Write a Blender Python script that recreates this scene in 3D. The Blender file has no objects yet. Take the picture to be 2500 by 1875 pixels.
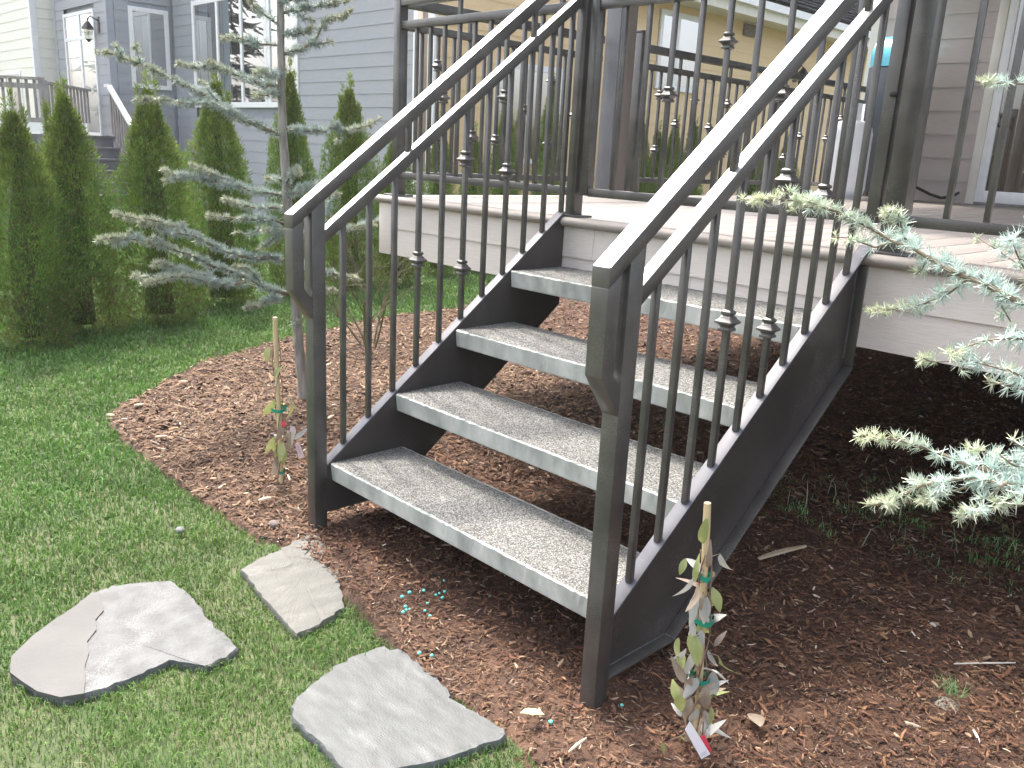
import bpy, math, random
import numpy as np
from mathutils import Vector, Matrix
random.seed(7); rng = np.random.default_rng(7)
SC = bpy.context.scene; COL = SC.collection
CAM=[[2.3864,-1.49674,1.29442],[[0.690366,0.721818,0.048721],[-0.221368,0.146649,0.964101],[-0.68876,0.676368,-0.261029]],2.105706659779399]
TRUNK=[[-1.41,0.738,-0.022],[-1.423,0.725,0.163],[-1.438,0.709,0.502],[-1.455,0.692,0.867],[-1.465,0.682,1.141],[-1.473,0.674,1.368],[-1.473,0.674,1.643],[-1.472,0.675,1.91],[-1.47,0.677,2.184],[-1.467,0.68,2.464]]
BR=[[[[-1.482,0.665,1.313],[-1.512,0.579,1.344],[-1.544,0.491,1.379],[-1.576,0.403,1.447],[-1.608,0.314,1.486],[-1.659,0.207,1.539],[-1.672,0.139,1.571],[-1.691,0.064,1.591],[-1.702,-0.004,1.612],[-1.718,-0.075,1.615]],0.011,1],[[[-1.686,0.029,1.603],[-1.673,0.006,1.63],[-1.66,-0.016,1.657]],0.003,1],[[[-1.661,0.097,1.579],[-1.655,0.082,1.616],[-1.648,0.067,1.654]],0.003,1],[[[-1.496,0.365,1.444],[-1.528,0.332,1.498],[-1.547,0.313,1.532]],0.003,1],[[[-1.461,0.686,1.344],[-1.424,0.748,1.339],[-1.377,0.82,1.339],[-1.344,0.877,1.362],[-1.31,0.935,1.346],[-1.261,1.009,1.376],[-1.232,1.062,1.41]],0.008,1],[[[-1.323,0.898,1.348],[-1.326,0.895,1.316],[-1.33,0.891,1.283]],0.003,1],[[[-1.482,0.665,1.713],[-1.509,0.601,1.712],[-1.536,0.538,1.724],[-1.554,0.485,1.729],[-1.58,0.422,1.723]],0.006,1],[[[-1.48,0.667,1.804],[-1.486,0.625,1.827],[-1.488,0.587,1.843],[-1.485,0.554,1.861],[-1.482,0.522,1.905]],0.006,1],[[[-1.469,0.678,1.674],[-1.456,0.718,1.689],[-1.439,0.762,1.706],[-1.429,0.799,1.731],[-1.418,0.837,1.767],[-1.418,0.864,1.825],[-1.404,0.905,1.863],[-1.39,0.945,1.862],[-1.367,0.996,1.897]],0.008,1],[[[-1.424,0.795,1.73],[-1.389,0.831,1.736],[-1.342,0.878,1.748]],0.004,1],[[[-1.467,0.68,1.76],[-1.39,0.701,1.764],[-1.313,0.723,1.773],[-1.251,0.728,1.787]],0.006,1],[[[-1.466,0.681,1.854],[-1.446,0.735,1.872],[-1.425,0.792,1.889],[-1.403,0.848,1.906],[-1.382,0.904,1.919],[-1.345,0.975,1.937]],0.007,1],[[[-1.467,0.68,1.892],[-1.375,0.716,1.925],[-1.275,0.761,1.94],[-1.163,0.818,1.948]],0.007,1],[[[-1.425,0.723,1.869],[-1.392,0.756,1.836],[-1.359,0.79,1.829]],0.004,1],[[[-1.471,0.676,1.979],[-1.482,0.593,2.001],[-1.5,0.503,2.006]],0.007,1],[[[-1.469,0.678,2.116],[-1.377,0.7,2.143],[-1.269,0.739,2.154]],0.007,1],[[[-1.484,0.662,1.535],[-1.551,0.618,1.533],[-1.6,0.592,1.555],[-1.653,0.562,1.57],[-1.704,0.534,1.588],[-1.758,0.503,1.616],[-1.813,0.47,1.636]],0.008,1],[[[-1.717,0.54,1.588],[-1.796,0.492,1.607],[-1.878,0.442,1.61],[-1.972,0.38,1.622]],0.004,1],[[[-1.485,0.662,1.506],[-1.403,0.566,1.485],[-1.334,0.459,1.476]],0.006,1],[[[-1.477,0.67,1.589],[-1.427,0.602,1.572],[-1.383,0.528,1.582],[-1.332,0.461,1.566]],0.006,1],[[[-1.502,0.502,1.358],[-1.541,0.414,1.41],[-1.559,0.349,1.433],[-1.6,0.26,1.427],[-1.624,0.187,1.436],[-1.64,0.123,1.436],[-1.655,0.061,1.427]],0.005,1],[[[-1.554,0.449,1.423],[-1.518,0.449,1.373],[-1.475,0.458,1.356]],0.004,1],[[[-1.471,0.676,1.03],[-1.486,0.599,1.038],[-1.503,0.521,1.049],[-1.503,0.459,1.071],[-1.501,0.4,1.098],[-1.5,0.341,1.12],[-1.496,0.283,1.146],[-1.493,0.225,1.159]],0.008,1],[[[-1.483,0.449,1.072],[-1.484,0.391,1.075],[-1.486,0.333,1.087],[-1.497,0.265,1.108],[-1.522,0.181,1.11],[-1.535,0.111,1.14]],0.006,1],[[[-1.467,0.251,1.109],[-1.499,0.195,1.107],[-1.522,0.148,1.092],[-1.535,0.111,1.084]],0.003,1],[[[-1.463,0.684,1.029],[-1.369,0.708,1.06],[-1.284,0.724,1.09],[-1.206,0.732,1.099],[-1.129,0.738,1.074],[-1.072,0.726,1.056]],0.007,1],[[[-1.098,0.699,1.05],[-1.102,0.695,1.004],[-1.098,0.699,0.967],[-1.105,0.692,0.933]],0.002,0.5],[[[-1.466,0.681,1.083],[-1.391,0.663,1.125],[-1.311,0.648,1.163],[-1.242,0.624,1.142]],0.006,1],[[[-1.476,0.671,1.101],[-1.461,0.615,1.109],[-1.44,0.565,1.112]],0.005,1],[[[-1.472,0.675,0.971],[-1.567,0.614,0.964],[-1.652,0.563,0.964],[-1.716,0.533,0.977],[-1.782,0.502,0.996]],0.007,1],[[[-1.477,0.67,0.896],[-1.496,0.608,0.913],[-1.53,0.53,0.911],[-1.563,0.454,0.916],[-1.583,0.39,0.922],[-1.598,0.332,0.928]],0.007,1],[[[-1.493,0.654,0.895],[-1.453,0.587,0.86],[-1.412,0.522,0.876]],0.005,1],[[[-1.478,0.669,0.866],[-1.475,0.624,0.828],[-1.476,0.576,0.79],[-1.476,0.528,0.768]],0.005,1],[[[-1.55,0.596,0.861],[-1.607,0.537,0.827],[-1.649,0.495,0.844]],0.003,0.6],[[[-1.48,0.667,0.717],[-1.467,0.591,0.734],[-1.453,0.516,0.734],[-1.456,0.424,0.749],[-1.455,0.335,0.782],[-1.433,0.268,0.813],[-1.411,0.202,0.851],[-1.39,0.134,0.888],[-1.38,0.055,0.912],[-1.36,-0.014,0.936],[-1.344,-0.086,0.942],[-1.314,-0.145,0.956],[-1.277,-0.197,0.968]],0.01,1],[[[-1.338,0.169,0.86],[-1.353,0.101,0.871],[-1.365,0.035,0.889],[-1.369,-0.023,0.914],[-1.368,-0.075,0.921]],0.004,1],[[[-1.328,0.108,0.894],[-1.329,0.107,0.912],[-1.334,0.101,0.929]],0.002,1],[[[-1.466,0.681,0.548],[-1.48,0.557,0.586],[-1.468,0.458,0.648],[-1.455,0.361,0.683],[-1.439,0.267,0.719],[-1.414,0.182,0.765],[-1.383,0.104,0.794],[-1.358,0.019,0.822],[-1.337,-0.069,0.852],[-1.299,-0.142,0.868],[-1.265,-0.217,0.874],[-1.225,-0.287,0.871]],0.011,1],[[[-1.304,-0.082,0.856],[-1.299,-0.113,0.877],[-1.287,-0.136,0.894]],0.002,1],[[[-1.294,-0.143,0.869],[-1.271,-0.19,0.858],[-1.252,-0.243,0.849]],0.002,1],[[[-1.349,0.016,0.823],[-1.354,0.01,0.851],[-1.383,-0.019,0.863]],0.002,1],[[[-1.333,0.388,0.642],[-1.313,0.29,0.646],[-1.29,0.194,0.661],[-1.258,0.108,0.693],[-1.237,0.01,0.708],[-1.187,-0.058,0.708],[-1.159,-0.149,0.693]],0.007,1],[[[-1.341,0.237,0.685],[-1.333,0.139,0.699],[-1.3,0.065,0.726],[-1.276,-0.018,0.76],[-1.229,-0.077,0.764]],0.004,1],[[[-1.26,0.034,0.701],[-1.264,-0.017,0.707],[-1.258,-0.058,0.704],[-1.285,-0.134,0.71]],0.003,1],[[[-1.367,0.497,0.607],[-1.366,0.45,0.672],[-1.355,0.414,0.705],[-1.37,0.351,0.716]],0.005,1],[[[-1.484,0.663,0.54],[-1.439,0.566,0.526],[-1.388,0.475,0.518],[-1.336,0.386,0.528]],0.006,1],[[[-1.458,0.689,0.837],[-1.446,0.808,0.845],[-1.425,0.937,0.86],[-1.415,1.054,0.877],[-1.403,1.173,0.892]],0.006,1],[[[-1.394,1.04,0.879],[-1.353,1.189,0.918],[-1.308,1.341,0.962]],0.002,0.4],[[[-1.45,0.697,0.707],[-1.462,0.792,0.68],[-1.464,0.897,0.644],[-1.467,1.001,0.614],[-1.463,1.112,0.595]],0.006,1],[[[-1.451,0.696,0.594],[-1.441,0.801,0.578],[-1.45,0.888,0.554],[-1.469,0.964,0.545]],0.005,1],[[[-1.449,0.699,0.808],[-1.395,0.696,0.794],[-1.367,0.668,0.719],[-1.33,0.649,0.625]],0.005,1],[[[-1.415,0.69,0.399],[-1.399,0.685,0.411],[-1.38,0.683,0.425]],0.004,1.6]]
RB=[[[[1.928,0.249,1.068],[1.883,0.239,1.086],[1.847,0.237,1.1],[1.819,0.244,1.104],[1.781,0.241,1.119],[1.744,0.239,1.137],[1.71,0.241,1.149],[1.675,0.241,1.158],[1.641,0.242,1.17],[1.603,0.239,1.186],[1.558,0.229,1.206],[1.5,0.205,1.221],[1.448,0.189,1.224],[1.401,0.176,1.218],[1.359,0.169,1.217]],0.006,1],[[[1.652,0.325,1.148],[1.634,0.307,1.176],[1.625,0.297,1.2],[1.622,0.294,1.215]],0.003,1],[[[1.662,0.334,1.145],[1.655,0.318,1.178],[1.649,0.302,1.202],[1.651,0.295,1.221]],0.003,1],[[[1.81,0.271,1.101],[1.789,0.278,1.079],[1.766,0.283,1.058],[1.733,0.278,1.039],[1.698,0.271,1.026],[1.653,0.254,1.015]],0.003,1],[[[1.644,0.317,1.152],[1.61,0.305,1.135],[1.562,0.28,1.15],[1.529,0.27,1.152]],0.003,0.6],[[[1.516,0.257,1.21],[1.477,0.218,1.21],[1.463,0.204,1.192]],0.002,0.7],[[[1.503,0.244,1.216],[1.466,0.206,1.234],[1.441,0.181,1.244]],0.002,0.7],[[[1.734,0.265,1.135],[1.727,0.258,1.107],[1.72,0.251,1.097]],0.002,1.1],[[[1.875,0.266,1.083],[1.875,0.266,1.061],[1.895,0.287,1.028]],0.003,1],[[[1.812,0.63,1.093],[1.746,0.635,1.132],[1.687,0.646,1.157]],0.002,0.6],[[[1.95,0.2,1.021],[1.916,0.183,1.014],[1.886,0.17,1.005],[1.859,0.16,0.989],[1.839,0.158,0.973]],0.003,0.7],[[[1.92,0.311,0.932],[1.882,0.291,0.94],[1.841,0.267,0.949],[1.792,0.235,0.939],[1.76,0.22,0.94]],0.002,0.7],[[[1.851,0.242,0.953],[1.842,0.232,0.941],[1.837,0.227,0.927]],0.001,0.7],[[[1.936,0.328,0.899],[1.901,0.328,0.903],[1.856,0.318,0.902]],0.002,0.8],[[[1.962,0.212,0.943],[1.944,0.193,0.955],[1.931,0.18,0.963]],0.003,1],[[[2.017,0.125,0.79],[1.974,0.109,0.794],[1.941,0.101,0.795],[1.911,0.098,0.797],[1.881,0.094,0.802],[1.851,0.09,0.81],[1.813,0.079,0.815],[1.777,0.068,0.814],[1.74,0.058,0.808]],0.005,1],[[[2.024,0.104,0.786],[2.0,0.101,0.783],[1.963,0.084,0.783],[1.93,0.073,0.78],[1.899,0.062,0.77],[1.867,0.051,0.752],[1.842,0.047,0.726],[1.816,0.041,0.701],[1.788,0.034,0.688]],0.005,1],[[[1.965,0.101,0.775],[1.948,0.094,0.768],[1.924,0.081,0.758],[1.896,0.062,0.741],[1.871,0.048,0.719]],0.003,1],[[[1.999,0.179,0.801],[1.951,0.153,0.807],[1.922,0.148,0.81],[1.898,0.146,0.812]],0.003,1],[[[1.996,0.075,0.794],[1.988,0.073,0.781],[1.978,0.068,0.766],[1.963,0.059,0.746],[1.949,0.05,0.728],[1.942,0.049,0.712]],0.003,1],[[[2.009,0.146,0.801],[1.985,0.121,0.814],[1.968,0.104,0.828]],0.003,1],[[[2.034,0.071,0.771],[2.027,0.064,0.764],[2.018,0.055,0.76]],0.003,1],[[[2.033,0.07,0.789],[2.02,0.071,0.774],[1.999,0.064,0.761],[1.984,0.063,0.752]],0.003,1],[[[2.012,0.121,0.838],[1.996,0.104,0.851],[1.985,0.092,0.861]],0.003,1],[[[1.661,0.904,1.508],[1.63,0.872,1.508],[1.602,0.844,1.508],[1.571,0.812,1.506]],0.002,0.8],[[[1.866,0.4,1.196],[1.842,0.375,1.175],[1.859,0.392,1.133],[1.881,0.415,1.094]],0.003,0.6]]
STONES=[[[0.188,-1.04],[0.122,-0.974],[0.07,-0.902],[0.037,-0.845],[-0.017,-0.778],[-0.029,-0.722],[0.006,-0.642],[0.044,-0.576],[0.128,-0.57],[0.202,-0.569],[0.322,-0.59],[0.425,-0.587],[0.499,-0.592],[0.52,-0.634],[0.526,-0.692],[0.484,-0.72],[0.443,-0.75],[0.453,-0.789],[0.459,-0.82],[0.459,-0.886],[0.455,-0.958],[0.436,-1.003],[0.379,-1.036],[0.312,-1.052],[0.26,-1.062]],[[0.101,-0.383],[0.073,-0.291],[0.055,-0.215],[0.026,-0.139],[0.012,-0.087],[0.044,-0.074],[0.116,-0.098],[0.199,-0.118],[0.314,-0.163],[0.408,-0.219],[0.499,-0.27],[0.519,-0.326],[0.533,-0.386],[0.539,-0.446],[0.417,-0.433],[0.295,-0.417],[0.199,-0.404]],[[0.796,-0.617],[0.757,-0.535],[0.725,-0.449],[0.718,-0.375],[0.724,-0.299],[0.75,-0.295],[0.76,-0.272],[0.846,-0.27],[0.935,-0.274],[1.017,-0.3],[1.072,-0.3],[1.126,-0.29],[1.188,-0.281],[1.205,-0.312],[1.187,-0.386],[1.175,-0.455],[1.134,-0.549],[1.106,-0.635],[1.046,-0.641],[0.976,-0.632],[0.906,-0.63],[0.861,-0.633]]]
BED=[[-0.084,-0.224],[-0.188,-0.238],[-0.332,-0.235],[-0.497,-0.245],[-0.663,-0.243],[-0.962,-0.228],[-1.166,-0.224],[-1.309,-0.218],[-1.629,-0.157],[-1.783,-0.054],[-1.889,0.075],[-2.015,0.196],[-2.139,0.346],[-2.308,0.552],[-2.444,0.757],[-2.591,1.107],[-2.712,1.444]]
STEPRAIL=[[-14.31,4.5,2.066],[-13.308,4.5,1.334]]
RSTAKE=[[1.509,0.012,-0.01],[1.488,-0.029,0.609]]
LSTAKE=[[-0.466,0.074,-0.01],[-0.452,0.054,0.661]]
RLEAF=[[[1.487,-0.094,0.484],0],[[1.492,-0.054,0.456],0],[[1.48,-0.032,0.465],2],[[1.498,-0.074,0.43],2],[[1.494,-0.044,0.543],0],[[1.483,-0.021,0.484],1],[[1.518,-0.045,0.485],1],[[1.524,-0.005,0.47],2],[[1.487,-0.008,0.413],1],[[1.533,-0.021,0.402],0],[[1.517,-0.004,0.373],0],[[1.512,-0.069,0.413],1],[[1.506,-0.041,0.393],1],[[1.5,-0.012,0.388],1],[[1.505,-0.067,0.39],2],[[1.498,-0.04,0.35],2],[[1.519,0.015,0.326],2],[[1.506,-0.058,0.332],2],[[1.503,-0.026,0.319],0],[[1.499,0.004,0.309],0],[[1.503,-0.051,0.298],0],[[1.53,0.01,0.293],1],[[1.521,-0.059,0.288],0],[[1.487,-0.06,0.255],2],[[1.473,-0.039,0.223],0],[[1.512,-0.059,0.256],2],[[1.528,-0.009,0.251],2],[[1.52,0.017,0.219],2],[[1.555,-0.007,0.243],0],[[1.507,-0.022,0.213],1],[[1.508,0.013,0.19],1],[[1.494,-0.061,0.214],1],[[1.474,-0.047,0.16],0],[[1.505,-0.075,0.164],0],[[1.501,-0.046,0.182],1],[[1.531,0.02,0.157],0],[[1.54,-0.031,0.168],1],[[1.521,-0.017,0.176],1],[[1.474,-0.03,0.105],2],[[1.51,-0.053,0.136],1],[[1.492,-0.038,0.102],1],[[1.499,0.004,0.09],1],[[1.535,-0.019,0.113],1],[[1.512,-0.008,0.125],1],[[1.555,-0.024,0.131],0],[[1.509,-0.038,0.145],1],[[1.487,-0.025,0.032],0],[[1.484,-0.088,0.038],0],[[1.507,-0.03,0.042],1],[[1.461,-0.044,0.264],0]]
LLEAF=[[[-0.42,0.001,0.535],0],[[-0.446,0.031,0.517],1],[[-0.473,0.061,0.464],0],[[-0.405,0.03,0.465],0],[[-0.462,0.029,0.311],0],[[-0.477,0.071,0.314],0],[[-0.389,0.061,0.351],1],[[-0.408,0.099,0.313],0],[[-0.501,0.061,0.181],2],[[-0.443,0.02,0.174],0],[[-0.468,0.052,0.151],0],[[-0.389,0.033,0.164],0],[[-0.421,0.057,0.127],0],[[-0.47,0.064,0.111],0],[[-0.379,0.056,0.198],1],[[-0.385,0.108,0.213],2],[[-0.43,0.119,0.213],2],[[-0.409,0.041,0.225],1],[[-0.457,0.049,0.085],1],[[-0.451,0.112,0.185],2]]
RTAG=[[1.515,-0.058,0.091],[1.521,-0.052,0.113],[1.559,-0.014,0.032],[1.546,-0.027,0.018]]
RTAG2=[[1.534,-0.025,0.066],[1.541,-0.018,0.075],[1.556,-0.002,0.031],[1.552,-0.006,0.024]]
LTAG=[[-0.38,0.085,0.181],[-0.369,0.096,0.193],[-0.354,0.11,0.133],[-0.37,0.095,0.128]]
LTAG2=[[-0.424,0.054,0.261],[-0.415,0.063,0.273],[-0.41,0.068,0.251],[-0.419,0.059,0.243]]
LTAG3=[[-0.401,0.077,0.24],[-0.394,0.085,0.247],[-0.392,0.086,0.22],[-0.398,0.081,0.211]]
RTIES=[[1.501,-0.015,0.44],[1.507,-0.009,0.339],[1.503,-0.013,0.191]]
LTIES=[[-0.431,0.075,0.306],[-0.445,0.061,0.049]]
PEL=[[0.56,0.049],[0.572,-0.039],[0.563,-0.085],[0.609,-0.023],[0.632,-0.016],[0.609,-0.009],[0.612,0.008],[0.571,-0.118],[0.631,-0.072],[0.616,-0.14],[0.633,-0.138],[0.632,-0.149],[0.637,-0.164],[0.66,-0.104],[0.69,-0.109],[0.706,0.105],[0.847,-0.228],[1.233,-0.181],[1.306,-0.009],[0.82,-0.248]]
CREAM=[[-15.141,3.49]]
NRAIL=[[-14.617,2.597,2.074],[-13.908,3.319,2.013],[-13.946,3.28,1.425],[-14.672,2.541,1.375]]
HEDGE=[[-3.388,0.017,1.36,0.52],[-3.607,0.367,1.48,0.54],[-3.702,0.932,1.55,0.59],[-4.095,1.593,1.66,0.55],[-4.31,2.343,1.8,0.44],[-4.378,2.967,1.73,0.57],[-4.394,3.502,1.42,0.44],[-4.7,4.262,1.528,0.39],[-4.7,4.735,1.431,0.36],[-4.75,5.229,1.857,0.37],[-4.75,5.919,2.041,0.39],[-4.8,7.673,1.717,0.44],[-4.8,8.035,1.608,0.39],[-4.8,8.373,1.756,0.4],[-4.8,8.794,1.779,0.41],[-4.8,10.48,1.578,0.45],[-4.8,11.416,1.74,0.47]]
# ---------------------------------------------------------------- camera, world, sun
cam = bpy.data.cameras.new('camera'); cam.sensor_width = 36; cam.lens = CAM[2] * 1000 / 2500 * 36
cam.clip_start = 0.05; cam.clip_end = 400
co = bpy.data.objects.new('camera', cam); COL.objects.link(co)
_r, _u, _f = [Vector(v) for v in CAM[1]]
co.matrix_world = Matrix(((_r.x, _u.x, -_f.x, CAM[0][0]), (_r.y, _u.y, -_f.y, CAM[0][1]), (_r.z, _u.z, -_f.z, CAM[0][2]), (0, 0, 0, 1)))
SC.camera = co
SUNV = Vector((-0.5, 0.12, 0.85)).normalized()
w = bpy.data.worlds.new('World'); SC.world = w; w.use_nodes = True
nt = w.node_tree; bg = nt.nodes['Background']; sky = nt.nodes.new('ShaderNodeTexSky')
sky.sky_type = 'NISHITA'; sky.sun_disc = False; sky.sun_elevation = math.asin(SUNV.z)
sky.sun_rotation = math.atan2(SUNV.x, SUNV.y); sky.dust_density = 6.0; sky.air_density = 0.85; sky.ozone_density = 0.4; sky.altitude = 50
hs = nt.nodes.new('ShaderNodeHueSaturation'); hs.inputs['Saturation'].default_value = 0.5; nt.links.new(sky.outputs[0], hs.inputs['Color']); nt.links.new(hs.outputs[0], bg.inputs[0]); bg.inputs[1].default_value = 0.15
sl = bpy.data.lights.new('sun', 'SUN'); sl.energy = 1.15; sl.angle = math.radians(4); sl.color = (1, 0.91, 0.78)
so = bpy.data.objects.new('sun', sl); COL.objects.link(so); so.rotation_euler = SUNV.to_track_quat('Z', 'Y').to_euler()
SC.view_settings.view_transform = 'Standard'; SC.view_settings.look = 'None'
SC.view_settings.exposure = 2.2; SC.view_settings.gamma = 1; SC.view_settings.use_curve_mapping = False
# ---------------------------------------------------------------- helpers
C0 = np.array(CAM[0]); RU = np.array(CAM[1])
def inview(P, m=1.3, near=0.2):
    v = np.asarray(P) - C0; q = v @ RU.T; z = q[:, 2]
    return (z > near) & (np.abs(q[:, 0] / z) < 0.594 * m) & (np.abs(q[:, 1] / z) < 0.445 * m)
def inpoly(P, poly):
    x, y = P[:, 0], P[:, 1]; c = np.zeros(len(P), bool); n = len(poly)
    for i in range(n):
        x1, y1 = poly[i]; x2, y2 = poly[(i + 1) % n]
        k = ((y1 > y) != (y2 > y)); xx = (x2 - x1) * (y - y1) / ((y2 - y1) if y2 != y1 else 1e-9) + x1
        c ^= k & (x < xx)
    return c
WL = {}
def thing(name, loc, label=None, cat=None, group=None):
    o = bpy.data.objects.new(name, None); COL.objects.link(o); o.location = loc; o.empty_display_size = 0.1
    WL[o.name] = Vector(loc); return tag(o, label, cat, group)
def tag(o, label=None, cat=None, group=None, kind=None):
    if label: o['label'] = label
    if cat: o['category'] = cat
    if group: o['group'] = group
    if kind: o['kind'] = kind
    return o
def link(name, me, parent=None, loc=(0, 0, 0)):
    o = bpy.data.objects.new(name, me); COL.objects.link(o); loc = Vector(loc); WL[o.name] = loc
    if parent is not None: o.parent = parent; o.location = loc - WL[parent.name]
    else: o.location = loc
    return o
class MB:
    def __init__(s): s.v = []; s.f = []
    def add(s, vs, fs):
        n = len(s.v); s.v += [tuple(map(float, v)) for v in vs]; s.f += [tuple(i + n for i in f) for f in fs]; return s
    def box(s, x0, x1, y0, y1, z0, z1):
        return s.add([(x0, y0, z0), (x1, y0, z0), (x1, y1, z0), (x0, y1, z0), (x0, y0, z1), (x1, y0, z1), (x1, y1, z1), (x0, y1, z1)],
            [(0, 3, 2, 1), (4, 5, 6, 7), (0, 1, 5, 4), (1, 2, 6, 5), (2, 3, 7, 6), (3, 0, 4, 7)])
    def prism(s, prof, a, b, ax):   # prof = 2D points, extruded along axis ax from a to b
        n = len(prof); V = []
        for t in (a, b):
            for p, q in prof: V.append((t, p, q) if ax == 0 else (p, t, q) if ax == 1 else (p, q, t))
        F = [tuple(range(n)), tuple(range(2 * n - 1, n - 1, -1))] + [(i, i + n, (i + 1) % n + n, (i + 1) % n) for i in range(n)]
        return s.add(V, F)
    def bar(s, p, q, wx, wz):       # rectangular bar from p to q, wx wide sideways, wz thick, square cut vertical ends if slope
        p, q = Vector(p), Vector(q); d = (q - p).normalized(); up = Vector((0, 0, 1)) if abs(d.z) < 0.95 else Vector((0, 1, 0))
        sd = d.cross(up).normalized(); u = sd.cross(d)
        V = [c + sd * a * wx / 2 + u * b * wz / 2 for c in (p, q) for a, b in ((-1, -1), (1, -1), (1, 1), (-1, 1))]
        return s.add(V, [(0, 1, 2, 3), (7, 6, 5, 4), (0, 4, 5, 1), (1, 5, 6, 2), (2, 6, 7, 3), (3, 7, 4, 0)])
    def tube(s, pts, rs, n=8, cap=True):
        pts = [Vector(p) for p in pts]; m = len(pts); base = len(s.v); ref = Vector((0.3, 0.2, 1)).normalized(); V = []
        if not hasattr(rs, '__len__'): rs = [rs] * m
        for i, p in enumerate(pts):
            d = (pts[min(i + 1, m - 1)] - pts[max(i - 1, 0)]).normalized(); a = d.cross(ref)
            if a.length < 1e-3: a = d.cross(Vector((1, 0, 0)))
            a.normalize(); b = d.cross(a)
            for k in range(n): t = 2 * math.pi * k / n; V.append(p + (a * math.cos(t) + b * math.sin(t)) * rs[i])
        F = [(i * n + k, i * n + (k + 1) % n, (i + 1) * n + (k + 1) % n, (i + 1) * n + k) for i in range(m - 1) for k in range(n)]
        if cap: F += [tuple(range(n - 1, -1, -1)), tuple(range((m - 1) * n, m * n))]
        return s.add(V, F)
    def lathe(s, c, prof, n=16):
        V = []; m = len(prof)
        for r, z in prof:
            for k in range(n): t = 2 * math.pi * (k + 0.5) / n; V.append((c[0] + r * math.cos(t), c[1] + r * math.sin(t), c[2] + z))
        F = [(i * n + k, i * n + (k + 1) % n, (i + 1) * n + (k + 1) % n, (i + 1) * n + k) for i in range(m - 1) for k in range(n)]
        F += [tuple(range(n - 1, -1, -1)), tuple(range((m - 1) * n, m * n))]
        return s.add(V, F)
    def mesh(s, name, m, loc=(0, 0, 0), bevel=0, smooth=False):
        me = bpy.data.meshes.new(name); l = Vector(loc)
        me.from_pydata([Vector(v) - l for v in s.v], [], s.f); me.materials.append(m)
        if bevel:
            import bmesh
            bm = bmesh.new(); bm.from_mesh(me)
            bmesh.ops.bevel(bm, geom=[e for e in bm.edges if len(e.link_faces) == 2 and e.calc_face_angle(0) > 0.5], offset=bevel, segments=2, affect='EDGES', profile=0.5)
            bm.to_mesh(me); bm.free()
        if smooth or bevel:
            me.polygons.foreach_set('use_smooth', [True] * len(me.polygons))
            if bevel or smooth == 'auto': me.set_sharp_from_angle(angle=math.radians(35))
        me.update(); return me
    def build(s, name, m, parent=None, loc=None, bevel=0, smooth=False):
        if loc is None: loc = WL[parent.name] if parent is not None else (0, 0, 0)
        return link(name, s.mesh(name, m, loc, bevel, smooth), parent, loc)
def npmesh(name, V, F, m, loc=(0, 0, 0), smooth=False, col=None):
    """V (n,3) float, F (k,3|4) int"""
    me = bpy.data.meshes.new(name); V = np.asarray(V, np.float32) - np.array(loc, np.float32); F = np.asarray(F, np.int32); k = F.shape[1]
    me.vertices.add(len(V)); me.vertices.foreach_set('co', V.ravel())
    me.loops.add(F.size); me.loops.foreach_set('vertex_index', F.ravel())
    me.polygons.add(len(F)); me.polygons.foreach_set('loop_start', np.arange(0, F.size, k, dtype=np.int32))
    if smooth: me.polygons.foreach_set('use_smooth', np.ones(len(F), bool))
    if col is not None:
        ca = me.color_attributes.new('piece', 'FLOAT_COLOR', 'POINT'); c4 = np.ones((len(V), 4), np.float32); c4[:, :3] = col; ca.data.foreach_set('color', c4.ravel())
    me.update(calc_edges=True); me.validate(); me.materials.append(m); return me
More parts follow.
